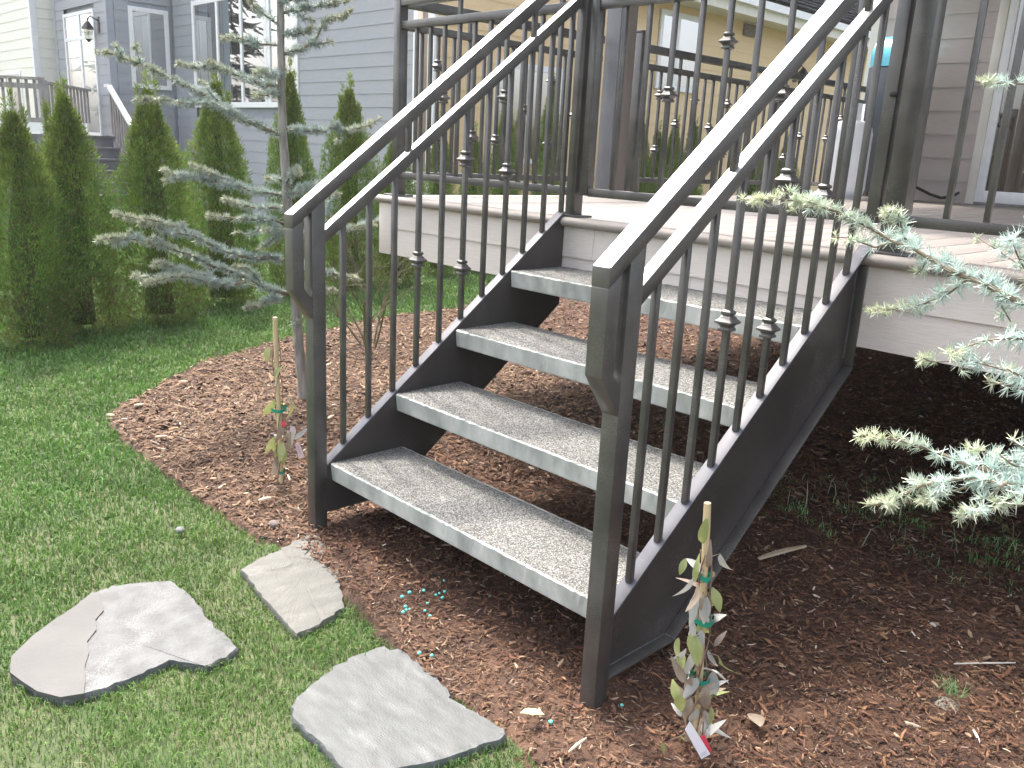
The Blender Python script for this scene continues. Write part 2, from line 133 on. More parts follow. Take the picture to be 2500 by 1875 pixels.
# ---------------------------------------------------------------- materials
def mat(name, c1, c2=None, rough=0.6, metal=0.0, scale=8, detail=5, bump=0.0, bscale=60, stretch=(1, 1, 1), coat=0, spec=0.5, lo=0.35, hi=0.65, trans=0, attr=False, rvar=0.0, objco=False, speck=0):
    m = bpy.data.materials.new(name); m.use_nodes = True; t = m.node_tree; N = t.nodes; L = t.links; b = N['Principled BSDF']
    c2 = c2 or c1; b.inputs['Roughness'].default_value = rough; b.inputs['Metallic'].default_value = metal
    b.inputs['Coat Weight'].default_value = coat; b.inputs['Coat Roughness'].default_value = 0.25; b.inputs['Specular IOR Level'].default_value = spec
    tc = N.new('ShaderNodeTexCoord'); mp = N.new('ShaderNodeMapping'); mp.inputs['Scale'].default_value = stretch
    if objco: L.new(tc.outputs['Object'], mp.inputs[0])
    else:
        g = N.new('ShaderNodeNewGeometry'); L.new(g.outputs['Position'], mp.inputs[0])
    n = N.new('ShaderNodeTexNoise'); n.inputs['Scale'].default_value = scale; n.inputs['Detail'].default_value = detail; L.new(mp.outputs[0], n.inputs['Vector'])
    r = N.new('ShaderNodeValToRGB'); r.color_ramp.elements[0].position = lo; r.color_ramp.elements[1].position = hi
    r.color_ramp.elements[0].color = (*c1, 1); r.color_ramp.elements[1].color = (*c2, 1); L.new(n.outputs['Fac'], r.inputs[0])
    out = r.outputs[0]
    if speck:      # fine dust specks and mica flecks
        ns_ = N.new('ShaderNodeTexNoise'); ns_.inputs['Scale'].default_value = 260; ns_.inputs['Detail'].default_value = 2; L.new(mp.outputs[0], ns_.inputs['Vector']); nl = N.new('ShaderNodeTexNoise'); nl.inputs['Scale'].default_value = 7; L.new(mp.outputs[0], nl.inputs['Vector'])
        ad = N.new('ShaderNodeMath'); ad.operation = 'ADD'; L.new(ns_.outputs['Fac'], ad.inputs[0]); L.new(nl.outputs['Fac'], ad.inputs[1])
        mr_ = N.new('ShaderNodeMapRange'); mr_.inputs[1].default_value = 1.12; mr_.inputs[2].default_value = 1.3; mr_.inputs[4].default_value = speck; L.new(ad.outputs[0], mr_.inputs[0]); mz = N.new('ShaderNodeMix'); mz.data_type = 'RGBA'; L.new(mr_.outputs[0], mz.inputs[0]); L.new(out, mz.inputs[6]); mz.inputs[7].default_value = (.45, .44, .42, 1); out = mz.outputs[2]
    if attr:
        a = N.new('ShaderNodeVertexColor'); a.layer_name = 'piece'; mx = N.new('ShaderNodeMix'); mx.data_type = 'RGBA'; mx.blend_type = 'MULTIPLY'; mx.inputs[0].default_value = 1
        L.new(out, mx.inputs[6]); L.new(a.outputs[0], mx.inputs[7]); out = mx.outputs[2]
    L.new(out, b.inputs['Base Color'])
    if rvar:
        mr = N.new('ShaderNodeMapRange'); mr.inputs[3].default_value = rough - rvar; mr.inputs[4].default_value = rough + rvar; L.new(n.outputs['Fac'], mr.inputs[0]); L.new(mr.outputs[0], b.inputs['Roughness'])
    if bump:
        n2 = N.new('ShaderNodeTexNoise'); n2.inputs['Scale'].default_value = bscale; n2.inputs['Detail'].default_value = 3; L.new(mp.outputs[0], n2.inputs['Vector'])
        bp = N.new('ShaderNodeBump'); bp.inputs['Strength'].default_value = bump; bp.inputs['Distance'].default_value = 0.01; L.new(n2.outputs['Fac'], bp.inputs['Height']); L.new(bp.outputs[0], b.inputs['Normal'])
    if trans:
        tr = N.new('ShaderNodeBsdfTranslucent'); L.new(out, tr.inputs[0]); ms = N.new('ShaderNodeMixShader'); ms.inputs[0].default_value = trans
        L.new(b.outputs[0], ms.inputs[1]); L.new(tr.outputs[0], ms.inputs[2]); L.new(ms.outputs[0], N['Material Output'].inputs[0])
    return m
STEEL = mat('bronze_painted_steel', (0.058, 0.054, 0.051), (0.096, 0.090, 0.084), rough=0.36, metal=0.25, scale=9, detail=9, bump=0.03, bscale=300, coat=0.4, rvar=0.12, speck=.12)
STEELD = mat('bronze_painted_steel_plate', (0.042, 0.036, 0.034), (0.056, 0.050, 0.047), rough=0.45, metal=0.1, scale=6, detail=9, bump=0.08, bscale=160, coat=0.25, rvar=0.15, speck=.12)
RAILM = mat('worn_glossy_handrail_paint', (0.72, 0.71, 0.71), (0.84, 0.83, 0.83), rough=0.30, metal=0.9, scale=12, coat=0.6, rvar=0.06)  # near-white colour stands in for sun glare on the rail tops
WELD = mat('weld_bead', (0.10, 0.10, 0.10), (0.22, 0.22, 0.22), rough=0.5, metal=0.4, scale=200, bump=0.4, bscale=500)
CONC = mat('cast_concrete', (0.27, 0.285, 0.265), (0.54, 0.54, 0.51), rough=0.85, scale=11, detail=12, lo=0.3, hi=0.66, bump=0.25, bscale=90, stretch=(1, 1, 0.5))
def aggregate():
    m = bpy.data.materials.new('exposed_aggregate'); m.use_nodes = True; t = m.node_tree; N = t.nodes; L = t.links; b = N['Principled BSDF']; b.inputs['Roughness'].default_value = 0.8
    g = N.new('ShaderNodeNewGeometry'); v = N.new('ShaderNodeTexVoronoi'); v.inputs['Scale'].default_value = 260; L.new(g.outputs['Position'], v.inputs['Vector'])
    r = N.new('ShaderNodeValToRGB'); e = r.color_ramp.elements; e[0].color = (0.075, 0.076, 0.073, 1); e[1].color = (0.34, 0.342, 0.325, 1); e[0].position = 0.1; e[1].position = 0.9
    e2 = e.new(0.5); e2.color = (0.19, 0.189, 0.176, 1); sp = N.new('ShaderNodeSeparateColor'); L.new(v.outputs['Color'], sp.inputs[0]); L.new(sp.outputs[0], r.inputs[0])
    n = N.new('ShaderNodeTexNoise'); n.inputs['Scale'].default_value = 4.5; n.inputs['Detail'].default_value = 9; L.new(g.outputs['Position'], n.inputs['Vector'])
    gap = N.new('ShaderNodeMapRange'); gap.inputs[1].default_value = 0.25; gap.inputs[2].default_value = 0.75; gap.inputs[3].default_value = 1; gap.inputs[4].default_value = 0.45; L.new(v.outputs['Distance'], gap.inputs[0])
    mx = N.new('ShaderNodeMix'); mx.data_type = 'RGBA'; mx.blend_type = 'MULTIPLY'; mx.inputs[0].default_value = 1; L.new(r.outputs[0], mx.inputs[6]); L.new(gap.outputs[0], mx.inputs[7])
    mr = N.new('ShaderNodeMapRange'); mr.inputs[1].default_value = .3; mr.inputs[2].default_value = .7; mr.inputs[3].default_value = 0.82; mr.inputs[4].default_value = 1.2; L.new(n.outputs['Fac'], mr.inputs[0])
    m2 = N.new('ShaderNodeMix'); m2.data_type = 'RGBA'; m2.blend_type = 'MULTIPLY'; m2.inputs[0].default_value = 1; L.new(mx.outputs[2], m2.inputs[6]); L.new(mr.outputs[0], m2.inputs[7])
    L.new(m2.outputs[2], b.inputs['Base Color'])
    bp = N.new('ShaderNodeBump'); bp.invert = True; bp.inputs['Strength'].default_value = 0.9; bp.inputs['Distance'].default_value = 0.004; L.new(v.outputs['Distance'], bp.inputs['Height']); L.new(bp.outputs[0], b.inputs['Normal'])
    return m
AGG = aggregate()
def wood_siding(name, c1, c2, bump=0.15, sx=1.2):
    return mat(name, c1, c2, rough=0.6, scale=10, detail=6, bump=bump, bscale=26, stretch=(sx, sx, 22))
FASC = wood_siding('taupe_cement_siding', (0.62, 0.56, 0.505), (0.67, 0.61, 0.555), 0.3)
OURS = wood_siding('mauve_taupe_siding', (0.44, 0.385, 0.36), (0.48, 0.425, 0.40))
GREY = wood_siding('blue_grey_siding', (0.285, 0.298, 0.325), (0.31, 0.323, 0.35), 0.08)
TRIMG = mat('blue_grey_trim', (0.27, 0.29, 0.335), (0.30, 0.32, 0.365))
CREAMM = wood_siding('cream_siding', (0.76, 0.75, 0.66), (0.80, 0.79, 0.71), 0.05)
BEIGE = wood_siding('tan_siding', (0.66, 0.48, 0.26), (0.70, 0.53, 0.31), 0.08)
WHITE = mat('white_vinyl', (0.74, 0.75, 0.76), (0.80, 0.80, 0.80), rough=0.4, scale=20)
CREAMT = mat('cream_trim', (0.66, 0.63, 0.56), (0.72, 0.69, 0.62), rough=0.5)
DECKM = mat('composite_decking', (0.18, 0.163, 0.152), (0.24, 0.218, 0.203), rough=0.6, scale=5, bump=0.3, bscale=18, stretch=(30, 0.8, 1))
NOSE = mat('tan_nosing_board', (0.25, 0.22, 0.195), (0.32, 0.285, 0.25), rough=0.6, scale=4, bump=0.15, bscale=30, stretch=(1, 14, 14))
COLM = mat('grey_painted_column', (0.15, 0.152, 0.160), (0.175, 0.177, 0.186), rough=0.7, bump=0.2, bscale=120)
COLT = mat('tan_column_trim', (0.15, 0.125, 0.108), (0.185, 0.155, 0.135), rough=0.6, scale=4, bump=0.2, bscale=60, stretch=(6, 6, 0.5))
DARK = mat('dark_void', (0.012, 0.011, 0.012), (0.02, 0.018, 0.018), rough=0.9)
INT = mat('dim_interior', (0.03, 0.026, 0.03), (0.07, 0.06, 0.065), rough=0.9, scale=1.2, lo=0.45, hi=0.6)
CURT = mat('pale_teal_curtain', (0.22, 0.30, 0.30), (0.34, 0.42, 0.41), rough=0.8, scale=3, stretch=(14, 14, 0.4))
SHING = mat('asphalt_shingle', (0.05, 0.05, 0.058), (0.13, 0.13, 0.14), rough=0.9, scale=30, bump=0.5, bscale=120)
GWOOD = mat('weathered_grey_wood', (0.22, 0.20, 0.195), (0.33, 0.30, 0.29), rough=0.8, scale=6, bump=0.2, bscale=30, stretch=(2, 2, 0.6))
STEPM = mat('dark_grey_painted_steps', (0.09, 0.09, 0.11), (0.13, 0.13, 0.15), rough=0.6, scale=5, bump=0.2)
LANT = mat('black_lantern_metal', (0.015, 0.013, 0.014), (0.03, 0.027, 0.026), rough=0.35, metal=0.5)
def glass(name, tint=(0.9, 0.95, 0.95), k=0.45):
    m = bpy.data.materials.new(name); m.use_nodes = True; t = m.node_tree; N = t.nodes; L = t.links; N.remove(N['Principled BSDF'])
    a = N.new('ShaderNodeBsdfTransparent'); a.inputs[0].default_value = (*tint, 1); g = N.new('ShaderNodeBsdfGlossy'); g.inputs['Roughness'].default_value = 0.02
    n = N.new('ShaderNodeTexNoise'); n.inputs['Scale'].default_value = 1.3; bp = N.new('ShaderNodeBump'); bp.inputs['Strength'].default_value = 0.04; L.new(n.outputs['Fac'], bp.inputs['Height']); L.new(bp.outputs[0], g.inputs['Normal'])
    ms = N.new('ShaderNodeMixShader'); ms.inputs[0].default_value = k; L.new(a.outputs[0], ms.inputs[1]); L.new(g.outputs[0], ms.inputs[2]); L.new(ms.outputs[0], N['Material Output'].inputs[0]); return m
GLASS = glass('window_glass', (.95, .98, .98), .6); GLASSD = glass('door_glass', (0.8, 0.85, 0.85), 0.3)
PLASTIC = None
STONE_M = [mat('grey_quartz_flagstone', (0.070, 0.073, 0.075), (0.112, 0.116, 0.119), rough=0.7, scale=16, detail=14, bump=0.4, bscale=140, lo=0.36, hi=0.64, speck=.22),
           mat('cream_grey_flagstone', (0.088, 0.088, 0.080), (0.114, 0.114, 0.104), rough=0.7, scale=10, detail=14, bump=0.35, bscale=90, stretch=(2.4, 1, 1), lo=0.34, hi=0.66, speck=.2),
           mat('blue_grey_flagstone', (0.070, 0.076, 0.077), (0.100, 0.107, 0.109), rough=0.65, scale=12, detail=14, bump=0.4, bscale=90, stretch=(1.2, 3.2, 1), lo=0.36, hi=0.64, speck=.2)]
PINKST = mat('pinkish_stone_skin', (0.080, 0.078, 0.077), (0.098, 0.096, 0.094), rough=0.75, scale=6, bump=0.15, bscale=80)
SOIL = mat('lawn_soil', (0.05, 0.075, 0.028), (0.10, 0.105, 0.055), rough=0.95, scale=5, detail=8, bump=0.5, bscale=60)
BEDM = mat('damp_bark_soil', (0.036, 0.018, 0.011), (0.090, 0.046, 0.027), rough=0.9, scale=9, detail=9, bump=0.8, bscale=70)
CHIP = mat('bark_chip', (0.75, 0.75, 0.75), (1.1, 1.1, 1.1), rough=0.85, scale=40, attr=True)
BLADE = mat('grass_blade', (0.8, 0.8, 0.8), (1.15, 1.15, 1.15), rough=0.6, scale=3, attr=True, trans=0.25)
BARK = mat('grey_cedar_bark', (0.19, 0.175, 0.15), (0.33, 0.31, 0.28), rough=0.9, scale=14, bump=0.5, bscale=60, stretch=(3, 3, 0.7))
TWIG = mat('twig_bark', (0.14, 0.11, 0.075), (0.24, 0.20, 0.14), rough=0.9, scale=30, bump=0.3)
NEED = mat('blue_cedar_needle', (0.9, 0.9, 0.9), (1.1, 1.1, 1.1), rough=0.55, scale=4, attr=True, trans=0.2)
THUJA = mat('arborvitae_foliage', (0.85, 0.85, 0.85), (1.2, 1.15, 1.0), rough=0.7, scale=5, attr=True, trans=0.2, objco=True)
THCORE = mat('arborvitae_core', (0.05, 0.085, 0.02), (0.09, 0.085, 0.03), rough=1, scale=12)
BAMBOO = mat('bamboo_cane', (0.52, 0.40, 0.22), (0.64, 0.52, 0.32), rough=0.5, scale=6, stretch=(8, 8, 0.6))
VSTEM = mat('dry_vine_stem', (0.13, 0.09, 0.07), (0.22, 0.16, 0.12), rough=0.9, scale=40)
LEAFG = mat('yellow_green_leaf', (0.22, 0.26, 0.09), (0.34, 0.36, 0.15), rough=0.5, scale=14, trans=0.3)
LEAFD = mat('dead_brown_leaf', (0.20, 0.15, 0.11), (0.33, 0.27, 0.21), rough=0.7, scale=16, trans=0.25)
LEAFS = mat('silvery_dead_leaf', (0.33, 0.34, 0.32), (0.46, 0.46, 0.44), rough=0.7, scale=16, trans=0.25)
TIE = mat('green_garden_tape', (0.005, 0.22, 0.14), (0.01, 0.28, 0.18), rough=0.35)
TAGW = mat('white_plastic_tag', (0.78, 0.76, 0.78), (0.82, 0.80, 0.82), rough=0.4)
TAGR = mat('red_tag_back', (0.62, 0.05, 0.08), (0.68, 0.07, 0.10), rough=0.4)
TAGP = mat('pink_tag', (0.70, 0.52, 0.58), (0.76, 0.58, 0.63), rough=0.4)
INK = mat('grey_print_ink', (0.25, 0.22, 0.28), rough=0.5)
PELL = mat('turquoise_pellet', (0.10, 0.50, 0.42), (0.16, 0.60, 0.52), rough=0.6, scale=300)
TANKM = mat('white_tank_paint', (0.74, 0.75, 0.78), (0.79, 0.80, 0.82), rough=0.35)
GRILLM = mat('slate_grill_cabinet', (0.045, 0.055, 0.07), (0.06, 0.07, 0.085), rough=0.4)
LIDM = mat('lid_blue_glare', (0.08, 0.50, 0.66), (0.10, 0.58, 0.74), rough=0.25, coat=0.6)  # blue glare reflection painted in as the lid colour
BLACK = mat('black_rubber', (0.012, 0.012, 0.013), (0.02, 0.02, 0.02), rough=0.5)
# ---------------------------------------------------------------- geometry constants
RUN, RISE, Z1, W, TD, TT = 0.2691, 0.203, 0.24, 1.218, 0.308, 0.0645
ZD, YD, XL = 1.0476, 1.098, -1.268
SL = RISE / RUN
zfl = lambda y: 0.2444 + SL * y
GND = 0.0
BEDP = [(-3.15, 8), (-3.15, 4.5), (-3.04, 2.96), (-3.0, 2.2)] + [tuple(p) for p in reversed(BED)] + [(0.137, -0.17), (0.386, -0.205), (0.515, -0.225), (0.669, -0.262), (0.9, -0.285), (1.175, -0.285), (1.308, -0.30), (1.42, -0.36), (1.55, -0.55), (1.8, -1.0), (2.4, -2.0), (6, -2.0), (6, 8)]
# ---------------------------------------------------------------- the ground
def relief(x, y): return 0.012 * np.sin(x * 5.1 + 1.3 * np.sin(y * 3.7)) * np.cos(y * 4.3 + x) + 0.006 * np.sin(x * 17 + y * 9) * np.sin(y * 21 - x * 5)
tag(MB().add([(-45, -30, -0.012), (25, -30, -0.012), (25, 40, -0.012), (-45, 40, -0.012)], [(0, 1, 2, 3)]).build('lawn_ground', SOIL), 'green lawn ground around the garden bed', None, None, 'structure')
nx, ny = 260, 240
gx, gy = np.meshgrid(np.linspace(-3.4, 5, nx), np.linspace(-2.2, 7.5, ny)); P = np.stack([gx.ravel(), gy.ravel()], 1)
z = relief(P[:, 0], P[:, 1]) * 0.9 + 0.006; ins = inpoly(P, BEDP)
F = [(j * nx + i, j * nx + i + 1, (j + 1) * nx + i + 1, (j + 1) * nx + i) for j in range(ny - 1) for i in range(nx - 1) if ins[j * nx + i] or ins[j * nx + i + 1] or ins[(j + 1) * nx + i] or ins[(j + 1) * nx + i + 1]]
tag(link('mulch_bed', npmesh('mulch_bed', np.c_[P, np.where(ins, np.maximum(z, -0.006), -0.016)], F, BEDM, smooth=True)), 'bark mulch bed under and around the stairs', None, None, 'structure')
def chips():
    n = 860000; p = np.c_[rng.uniform(-3.2, 4, n), rng.uniform(-2, 6, n)]; d = np.hypot(p[:, 0] - C0[0], p[:, 1] - C0[1])
    keep = rng.random(n) < np.clip(2.2 / d, 0, 1) ** 1.4; p = p[keep]; p = p[inpoly(p, BEDP)]; P3 = np.c_[p, np.zeros(len(p))]; p = p[inview(P3, 1.1) | (inview(P3, 1.9) & (rng.random(len(p)) < .5))]
    n = len(p); L = rng.gamma(2.6, 0.0036, n) + 0.004; Wd = L * rng.uniform(0.10, 0.38, n); Wd = np.clip(Wd, 0.0016, 0.009)
    d = np.hypot(p[:, 0] - C0[0], p[:, 1] - C0[1]); L *= np.clip(d / 2.2, 1, 1.7); Wd *= np.clip(d / 2.0, 1, 2.0)
    th = rng.uniform(0, math.pi * 2, n); ti = rng.normal(0, 0.22, n); dx = np.c_[np.cos(th) * np.cos(ti), np.sin(th) * np.cos(ti), np.sin(ti)]
    ro = rng.normal(0, 0.5, n); sx = np.c_[-np.sin(th), np.cos(th), np.zeros(n)]; up = np.cross(dx, sx); s2 = sx * np.cos(ro)[:, None] + up * np.sin(ro)[:, None]; u2 = np.cross(dx, s2)
    c = np.c_[p, relief(p[:, 0], p[:, 1]) * 0.9 + 0.008 + rng.uniform(0, 0.008, n) + np.abs(np.sin(ti)) * L * 0.4]
    T = Wd * 0.45; b = (rng.uniform(-0.12, 0.12, n) * L)[:, None] * u2
    e = dx * (L / 2)[:, None]; s = s2 * (Wd / 2)[:, None]; t = u2 * (T / 2)[:, None]
    V = np.stack([c - e - s * 0.6, c - e + s * 0.6, c - e * 0.9 + t, c + b - s - t * .3, c + b + s - t * .3, c + b + t * 1.4, c + e - s * .4, c + e + s * .5, c + e * 0.95 + t], 1).reshape(-1, 3)
    base = (np.arange(n) * 9)[:, None]; Fq = np.array([(0, 3, 5, 2), (1, 2, 5, 4), (3, 6, 8, 5), (4, 5, 8, 7)]); F = (base[:, :, None] + Fq[None]).reshape(-1, 4)
    # dry tan mulch towards the open lawn side, damp red-brown with shade painted in, under and before the stairs
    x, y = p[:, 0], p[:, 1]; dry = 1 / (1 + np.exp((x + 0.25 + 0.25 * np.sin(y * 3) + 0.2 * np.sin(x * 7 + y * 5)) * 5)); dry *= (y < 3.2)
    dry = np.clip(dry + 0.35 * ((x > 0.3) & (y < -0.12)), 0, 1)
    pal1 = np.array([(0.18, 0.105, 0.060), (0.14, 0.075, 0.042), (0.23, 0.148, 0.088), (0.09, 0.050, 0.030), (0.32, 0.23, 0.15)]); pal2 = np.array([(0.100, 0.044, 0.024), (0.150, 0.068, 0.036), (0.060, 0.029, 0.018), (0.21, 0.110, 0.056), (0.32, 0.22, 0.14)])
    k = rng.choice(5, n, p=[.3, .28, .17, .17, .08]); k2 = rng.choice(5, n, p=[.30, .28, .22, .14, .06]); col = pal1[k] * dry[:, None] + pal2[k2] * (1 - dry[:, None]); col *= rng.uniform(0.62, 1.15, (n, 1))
    pale = rng.random(n) < 0.006; col[pale] = (0.55, 0.47, 0.36); pale = (rng.random(n) < 0.05) & (Wd < L * .2); col[pale] = (0.33, 0.25, 0.21)
    under = (y > 1.35) & (x > -1.2); col[under] *= 1.0
    return V, F, np.repeat(col, 9, 0), n
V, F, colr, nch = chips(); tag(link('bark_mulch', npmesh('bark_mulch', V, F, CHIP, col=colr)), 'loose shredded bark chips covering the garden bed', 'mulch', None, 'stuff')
def blades(p, hh, colf, name, label, cat, wmin=0.0010):
    n = len(p); d = np.hypot(p[:, 0] - C0[0], p[:, 1] - C0[1]); th = rng.uniform(0, 6.283, n); le = rng.uniform(0.15, 0.95, n); h = hh * rng.uniform(0.4, 1.2, n) * (1 + .6 * (rng.random(n) < .04)) * (.75 + .5 * (0.5 + 0.5 * np.sin(p[:, 0] * 13 + 3 * np.sin(p[:, 1] * 7)) * np.sin(p[:, 1] * 11)))
    dr = np.c_[np.cos(th), np.sin(th), np.zeros(n)]; ph = th + rng.normal(1.57, .5, n); sd = np.c_[np.cos(ph), np.sin(ph), np.zeros(n)] * (np.maximum(wmin, 0.00062 * d) * rng.uniform(0.7, 1.3, n))[:, None]
    b = np.c_[p, np.full(n, -0.012)]; m_ = b + dr * (h * le * 0.35)[:, None]; m_[:, 2] += h * 0.62; t = b + dr * (h * le)[:, None]; t[:, 2] += h * np.sqrt(1 - 0.7 * le ** 2) * 0.98
    V = np.stack([b - sd, b + sd, m_ + sd * .8, m_ - sd * .8, t], 1).reshape(-1, 3); i = np.arange(n)[:, None] * 5
    F = np.concatenate([i + np.array([[0, 1, 2]]), i + np.array([[0, 2, 3]]), i + np.array([[3, 2, 4]])])
    o = link(name, npmesh(name, V, F, BLADE, col=np.repeat(colf(p, n), 5, 0))); return tag(o, label, cat, None, 'stuff')
def grass():
    n = 5200000; p = np.c_[rng.uniform(-13, 2.6, n), rng.uniform(-3.4, 5.6, n)]; d = np.hypot(p[:, 0] - C0[0], p[:, 1] - C0[1])
    p = p[rng.random(n) < np.clip(2.1 / d, 0, 1) ** 1.5]; P3 = np.c_[p, np.zeros(len(p))]; p = p[inview(P3, 1.08) | ((inview(P3, 2.1) | inview(P3, 3.0, -1.0)) & (rng.random(len(p)) < .4))]
    f = 0.5 + 0.5 * np.sin(p[:, 0] * 6 + 2 * np.sin(p[:, 1] * 5)) * np.sin(p[:, 1] * 7.3 + 1.5 * np.sin(p[:, 0] * 4)); g = 0.5 + 0.5 * np.sin(p[:, 0] * 23 + 3 * np.sin(p[:, 1] * 17)) * np.sin(p[:, 1] * 27)
    near = np.clip((p[:, 0] + 1.2) / 1.4, 0, 1)
    p = p[rng.random(len(p)) > near * (0.42 * f ** 2 + 0.45 * g * f)]
    p = p[~inpoly(p, BEDP) | (rng.random(len(p)) < 0.0)]
    for s in STONES:
        sc_ = np.array(s); sc_ = sc_.mean(0) + (sc_ - sc_.mean(0)) * .955; p = p[~inpoly(p, sc_)]
    p = p[rng.random(len(p)) < 0.9]
    def colf(p, n):
        f = 0.5 + 0.5 * np.sin(p[:, 0] * 3.1 + 2 * np.sin(p[:, 1] * 2.3)) * np.sin(p[:, 1] * 4.1); near = np.clip((p[:, 0] + 1.6) / 1.8, 0, 1)
        a = np.array((0.078, 0.182, 0.030)); b = np.array((0.130, 0.210, 0.050)); c = np.array((0.22, 0.21, 0.11)); m_ = np.clip(f * 0.5 + near * 0.25 + rng.normal(0, .15, n), 0, 1)[:, None]
        col = a * (1 - m_) + b * m_; s = rng.random(n) < (0.025 + 0.05 * near); col[s] = c; return col * rng.uniform(0.7, 1.3, (n, 1))
    hh = 0.031 - 0.008 * np.clip((p[:, 0] + 1.0) / 1.2, 0, 1)
    blades(p, hh, colf, 'lawn_grass', 'short patchy green grass of the lawn', 'grass')
grass()
def weeds():
    n = 8000; c = np.c_[rng.normal(1.15, 0.45, n), rng.normal(1.75, 0.25, n)]; c = c[(c[:, 1] > 1.3)]
    q = np.c_[rng.uniform(0.2, 1.8, 250), rng.uniform(1.4, 3.2, 250)]; c = np.r_[c, q]
    f = np.sin(c[:, 0] * 11 + 2 * np.sin(c[:, 1] * 9)) * np.sin(c[:, 1] * 13 + c[:, 0] * 4); c = c[f > .05]
    blades(c, 0.042, lambda p, n: np.array((0.16, 0.30, 0.10)) * rng.uniform(0.5, 1.5, (n, 1)), 'weed_grass', 'thin straggling weeds in dark soil under the deck edge', 'weeds')
weeds()
def stems():
    c = np.c_[rng.normal(1.2, .4, 70), rng.normal(1.7, .22, 70)]; c = c[c[:, 1] > 1.35]
    blades(c, 0.13, lambda p, n: np.array((0.30, 0.33, 0.18)) * rng.uniform(0.5, 1.3, (n, 1)), 'weed_stems', 'long thin pale weed stems arching over dark soil under the deck edge', 'weeds', 0.0008)
stems()
# clod of grass on the mulch, bottom right
t = thing('grass_tuft', (1.815, 0.69, 0), 'small green grass tuft growing from a grey root clod in the mulch', 'grass tuft')
m_ = MB(); 
for i in range(70):
    a = random.uniform(0, 6.28); l = random.uniform(.02, .07); b_ = Vector((1.812 + random.gauss(0, .016), .695 + random.gauss(0, .016), .006)); e_ = b_ + Vector((math.cos(a) * l * .7, math.sin(a) * l * .7, l * .7)); s_ = Vector((-math.sin(a), math.cos(a), 0)) * .0012
    m_.add([b_ - s_, b_ + s_, e_], [(0, 1, 2)])
m_.build('blade_cluster', mat('tuft_green', (0.06, 0.16, 0.05), (0.12, 0.22, 0.08), rough=.6), t)
MB().lathe((1.822, .635, 0), [(.004, .018), (.018, .016), (.034, .009), (.042, -.004)][::-1], 14).build('root_clod', mat('dry_root_clod', (0.16, 0.15, 0.12), (0.30, 0.28, 0.23), scale=90, bump=1, bscale=200, rough=1), t, smooth=True)
# ---------------------------------------------------------------- stepping stones
def stone(poly, m, label, th=0.011, extra=None):
    cx = sum(p[0] for p in poly) / len(poly); cy = sum(p[1] for p in poly) / len(poly); t = thing('stepping_stone', (cx, cy, 0), label, 'stepping stone', 'flagstones set in the lawn before the stairs')
    pts = []
    n = len(poly)
    for i in range(n):
        a, b = Vector(poly[i]), Vector(poly[(i + 1) % n]); k = max(1, int((b - a).length / 0.012))
        for j in range(k): q = a.lerp(b, j / k); r = 0.0016; wv = .0045 * math.sin(q.x * 70 + i) * math.sin(q.y * 95 + 2 * i); pts.append((q.x + wv + random.uniform(-r, r), q.y + wv + random.uniform(-r, r)))
    n = len(pts); V = [(x, y, -0.02) for x, y in pts] + [(x, y, th - 0.006 + random.uniform(-.002, .002)) for x, y in pts]
    V += [(cx + (x - cx) * 0.985, cy + (y - cy) * 0.98, th + random.uniform(-.001, .001)) for x, y in pts] + [(cx + (x - cx) * 0.6, cy + (y - cy) * 0.6, th + random.uniform(-.0015, .0015)) for x, y in pts] + [(cx, cy, th)]
    F = []
    for i in range(n):
        j = (i + 1) % n
        for a in range(3): F.append((a * n + i, a * n + j, (a + 1) * n + j, (a + 1) * n + i))
        F.append((3 * n + i, 3 * n + j, 4 * n))
    MB().add(V, F).build('slab', m, t, smooth='auto'); return t
s1 = stone(STONES[0], STONE_M[0], 'large whitish flagstone with a pinkish smooth end, leftmost in the grass')
s2 = stone(STONES[1], STONE_M[1], 'small cream flagstone with a crack, beside the mulch edge nearest the left stair post')
s3 = stone(STONES[2], STONE_M[2], 'blue-grey flagstone cut square, nearest the right stair post')
A = STONES[0]; cut = [A[-1], A[-2], A[-3], A[-4], A[-5]] ; 
sk = [A[0], A[1], A[2], A[3], A[4]]
def hit0(u, v, z):
    x = (u - 1250) / (1000 * CAM[2]); y = (937.5 - v) / (1000 * CAM[2]); r = RU[2] + x * RU[0] + y * RU[1]; t = (z - C0[2]) / r[2]; p = C0 + t * r; return (p[0], p[1])
crack = [hit0(1.1302 * u, 1.1302 * v, .015) for u, v in [(212, 1286), (222, 1300), (224, 1318), (206, 1338), (208, 1360), (188, 1385), (192, 1410), (183, 1438), (184, 1470)]]
_c = (sum(q[0] for q in A) / len(A), sum(q[1] for q in A) / len(A)); left = [(_c[0] + (A[k][0] - _c[0]) * 1.004, _c[1] + (A[k][1] - _c[1]) * 1.004) for k in (20, 21, 22, 23, 24, 0, 1, 2, 3, 4)]
pl = crack + left; V = [(x, y, .002) for x, y in pl] + [(x, y, .0150) for x, y in pl]; n = len(pl)
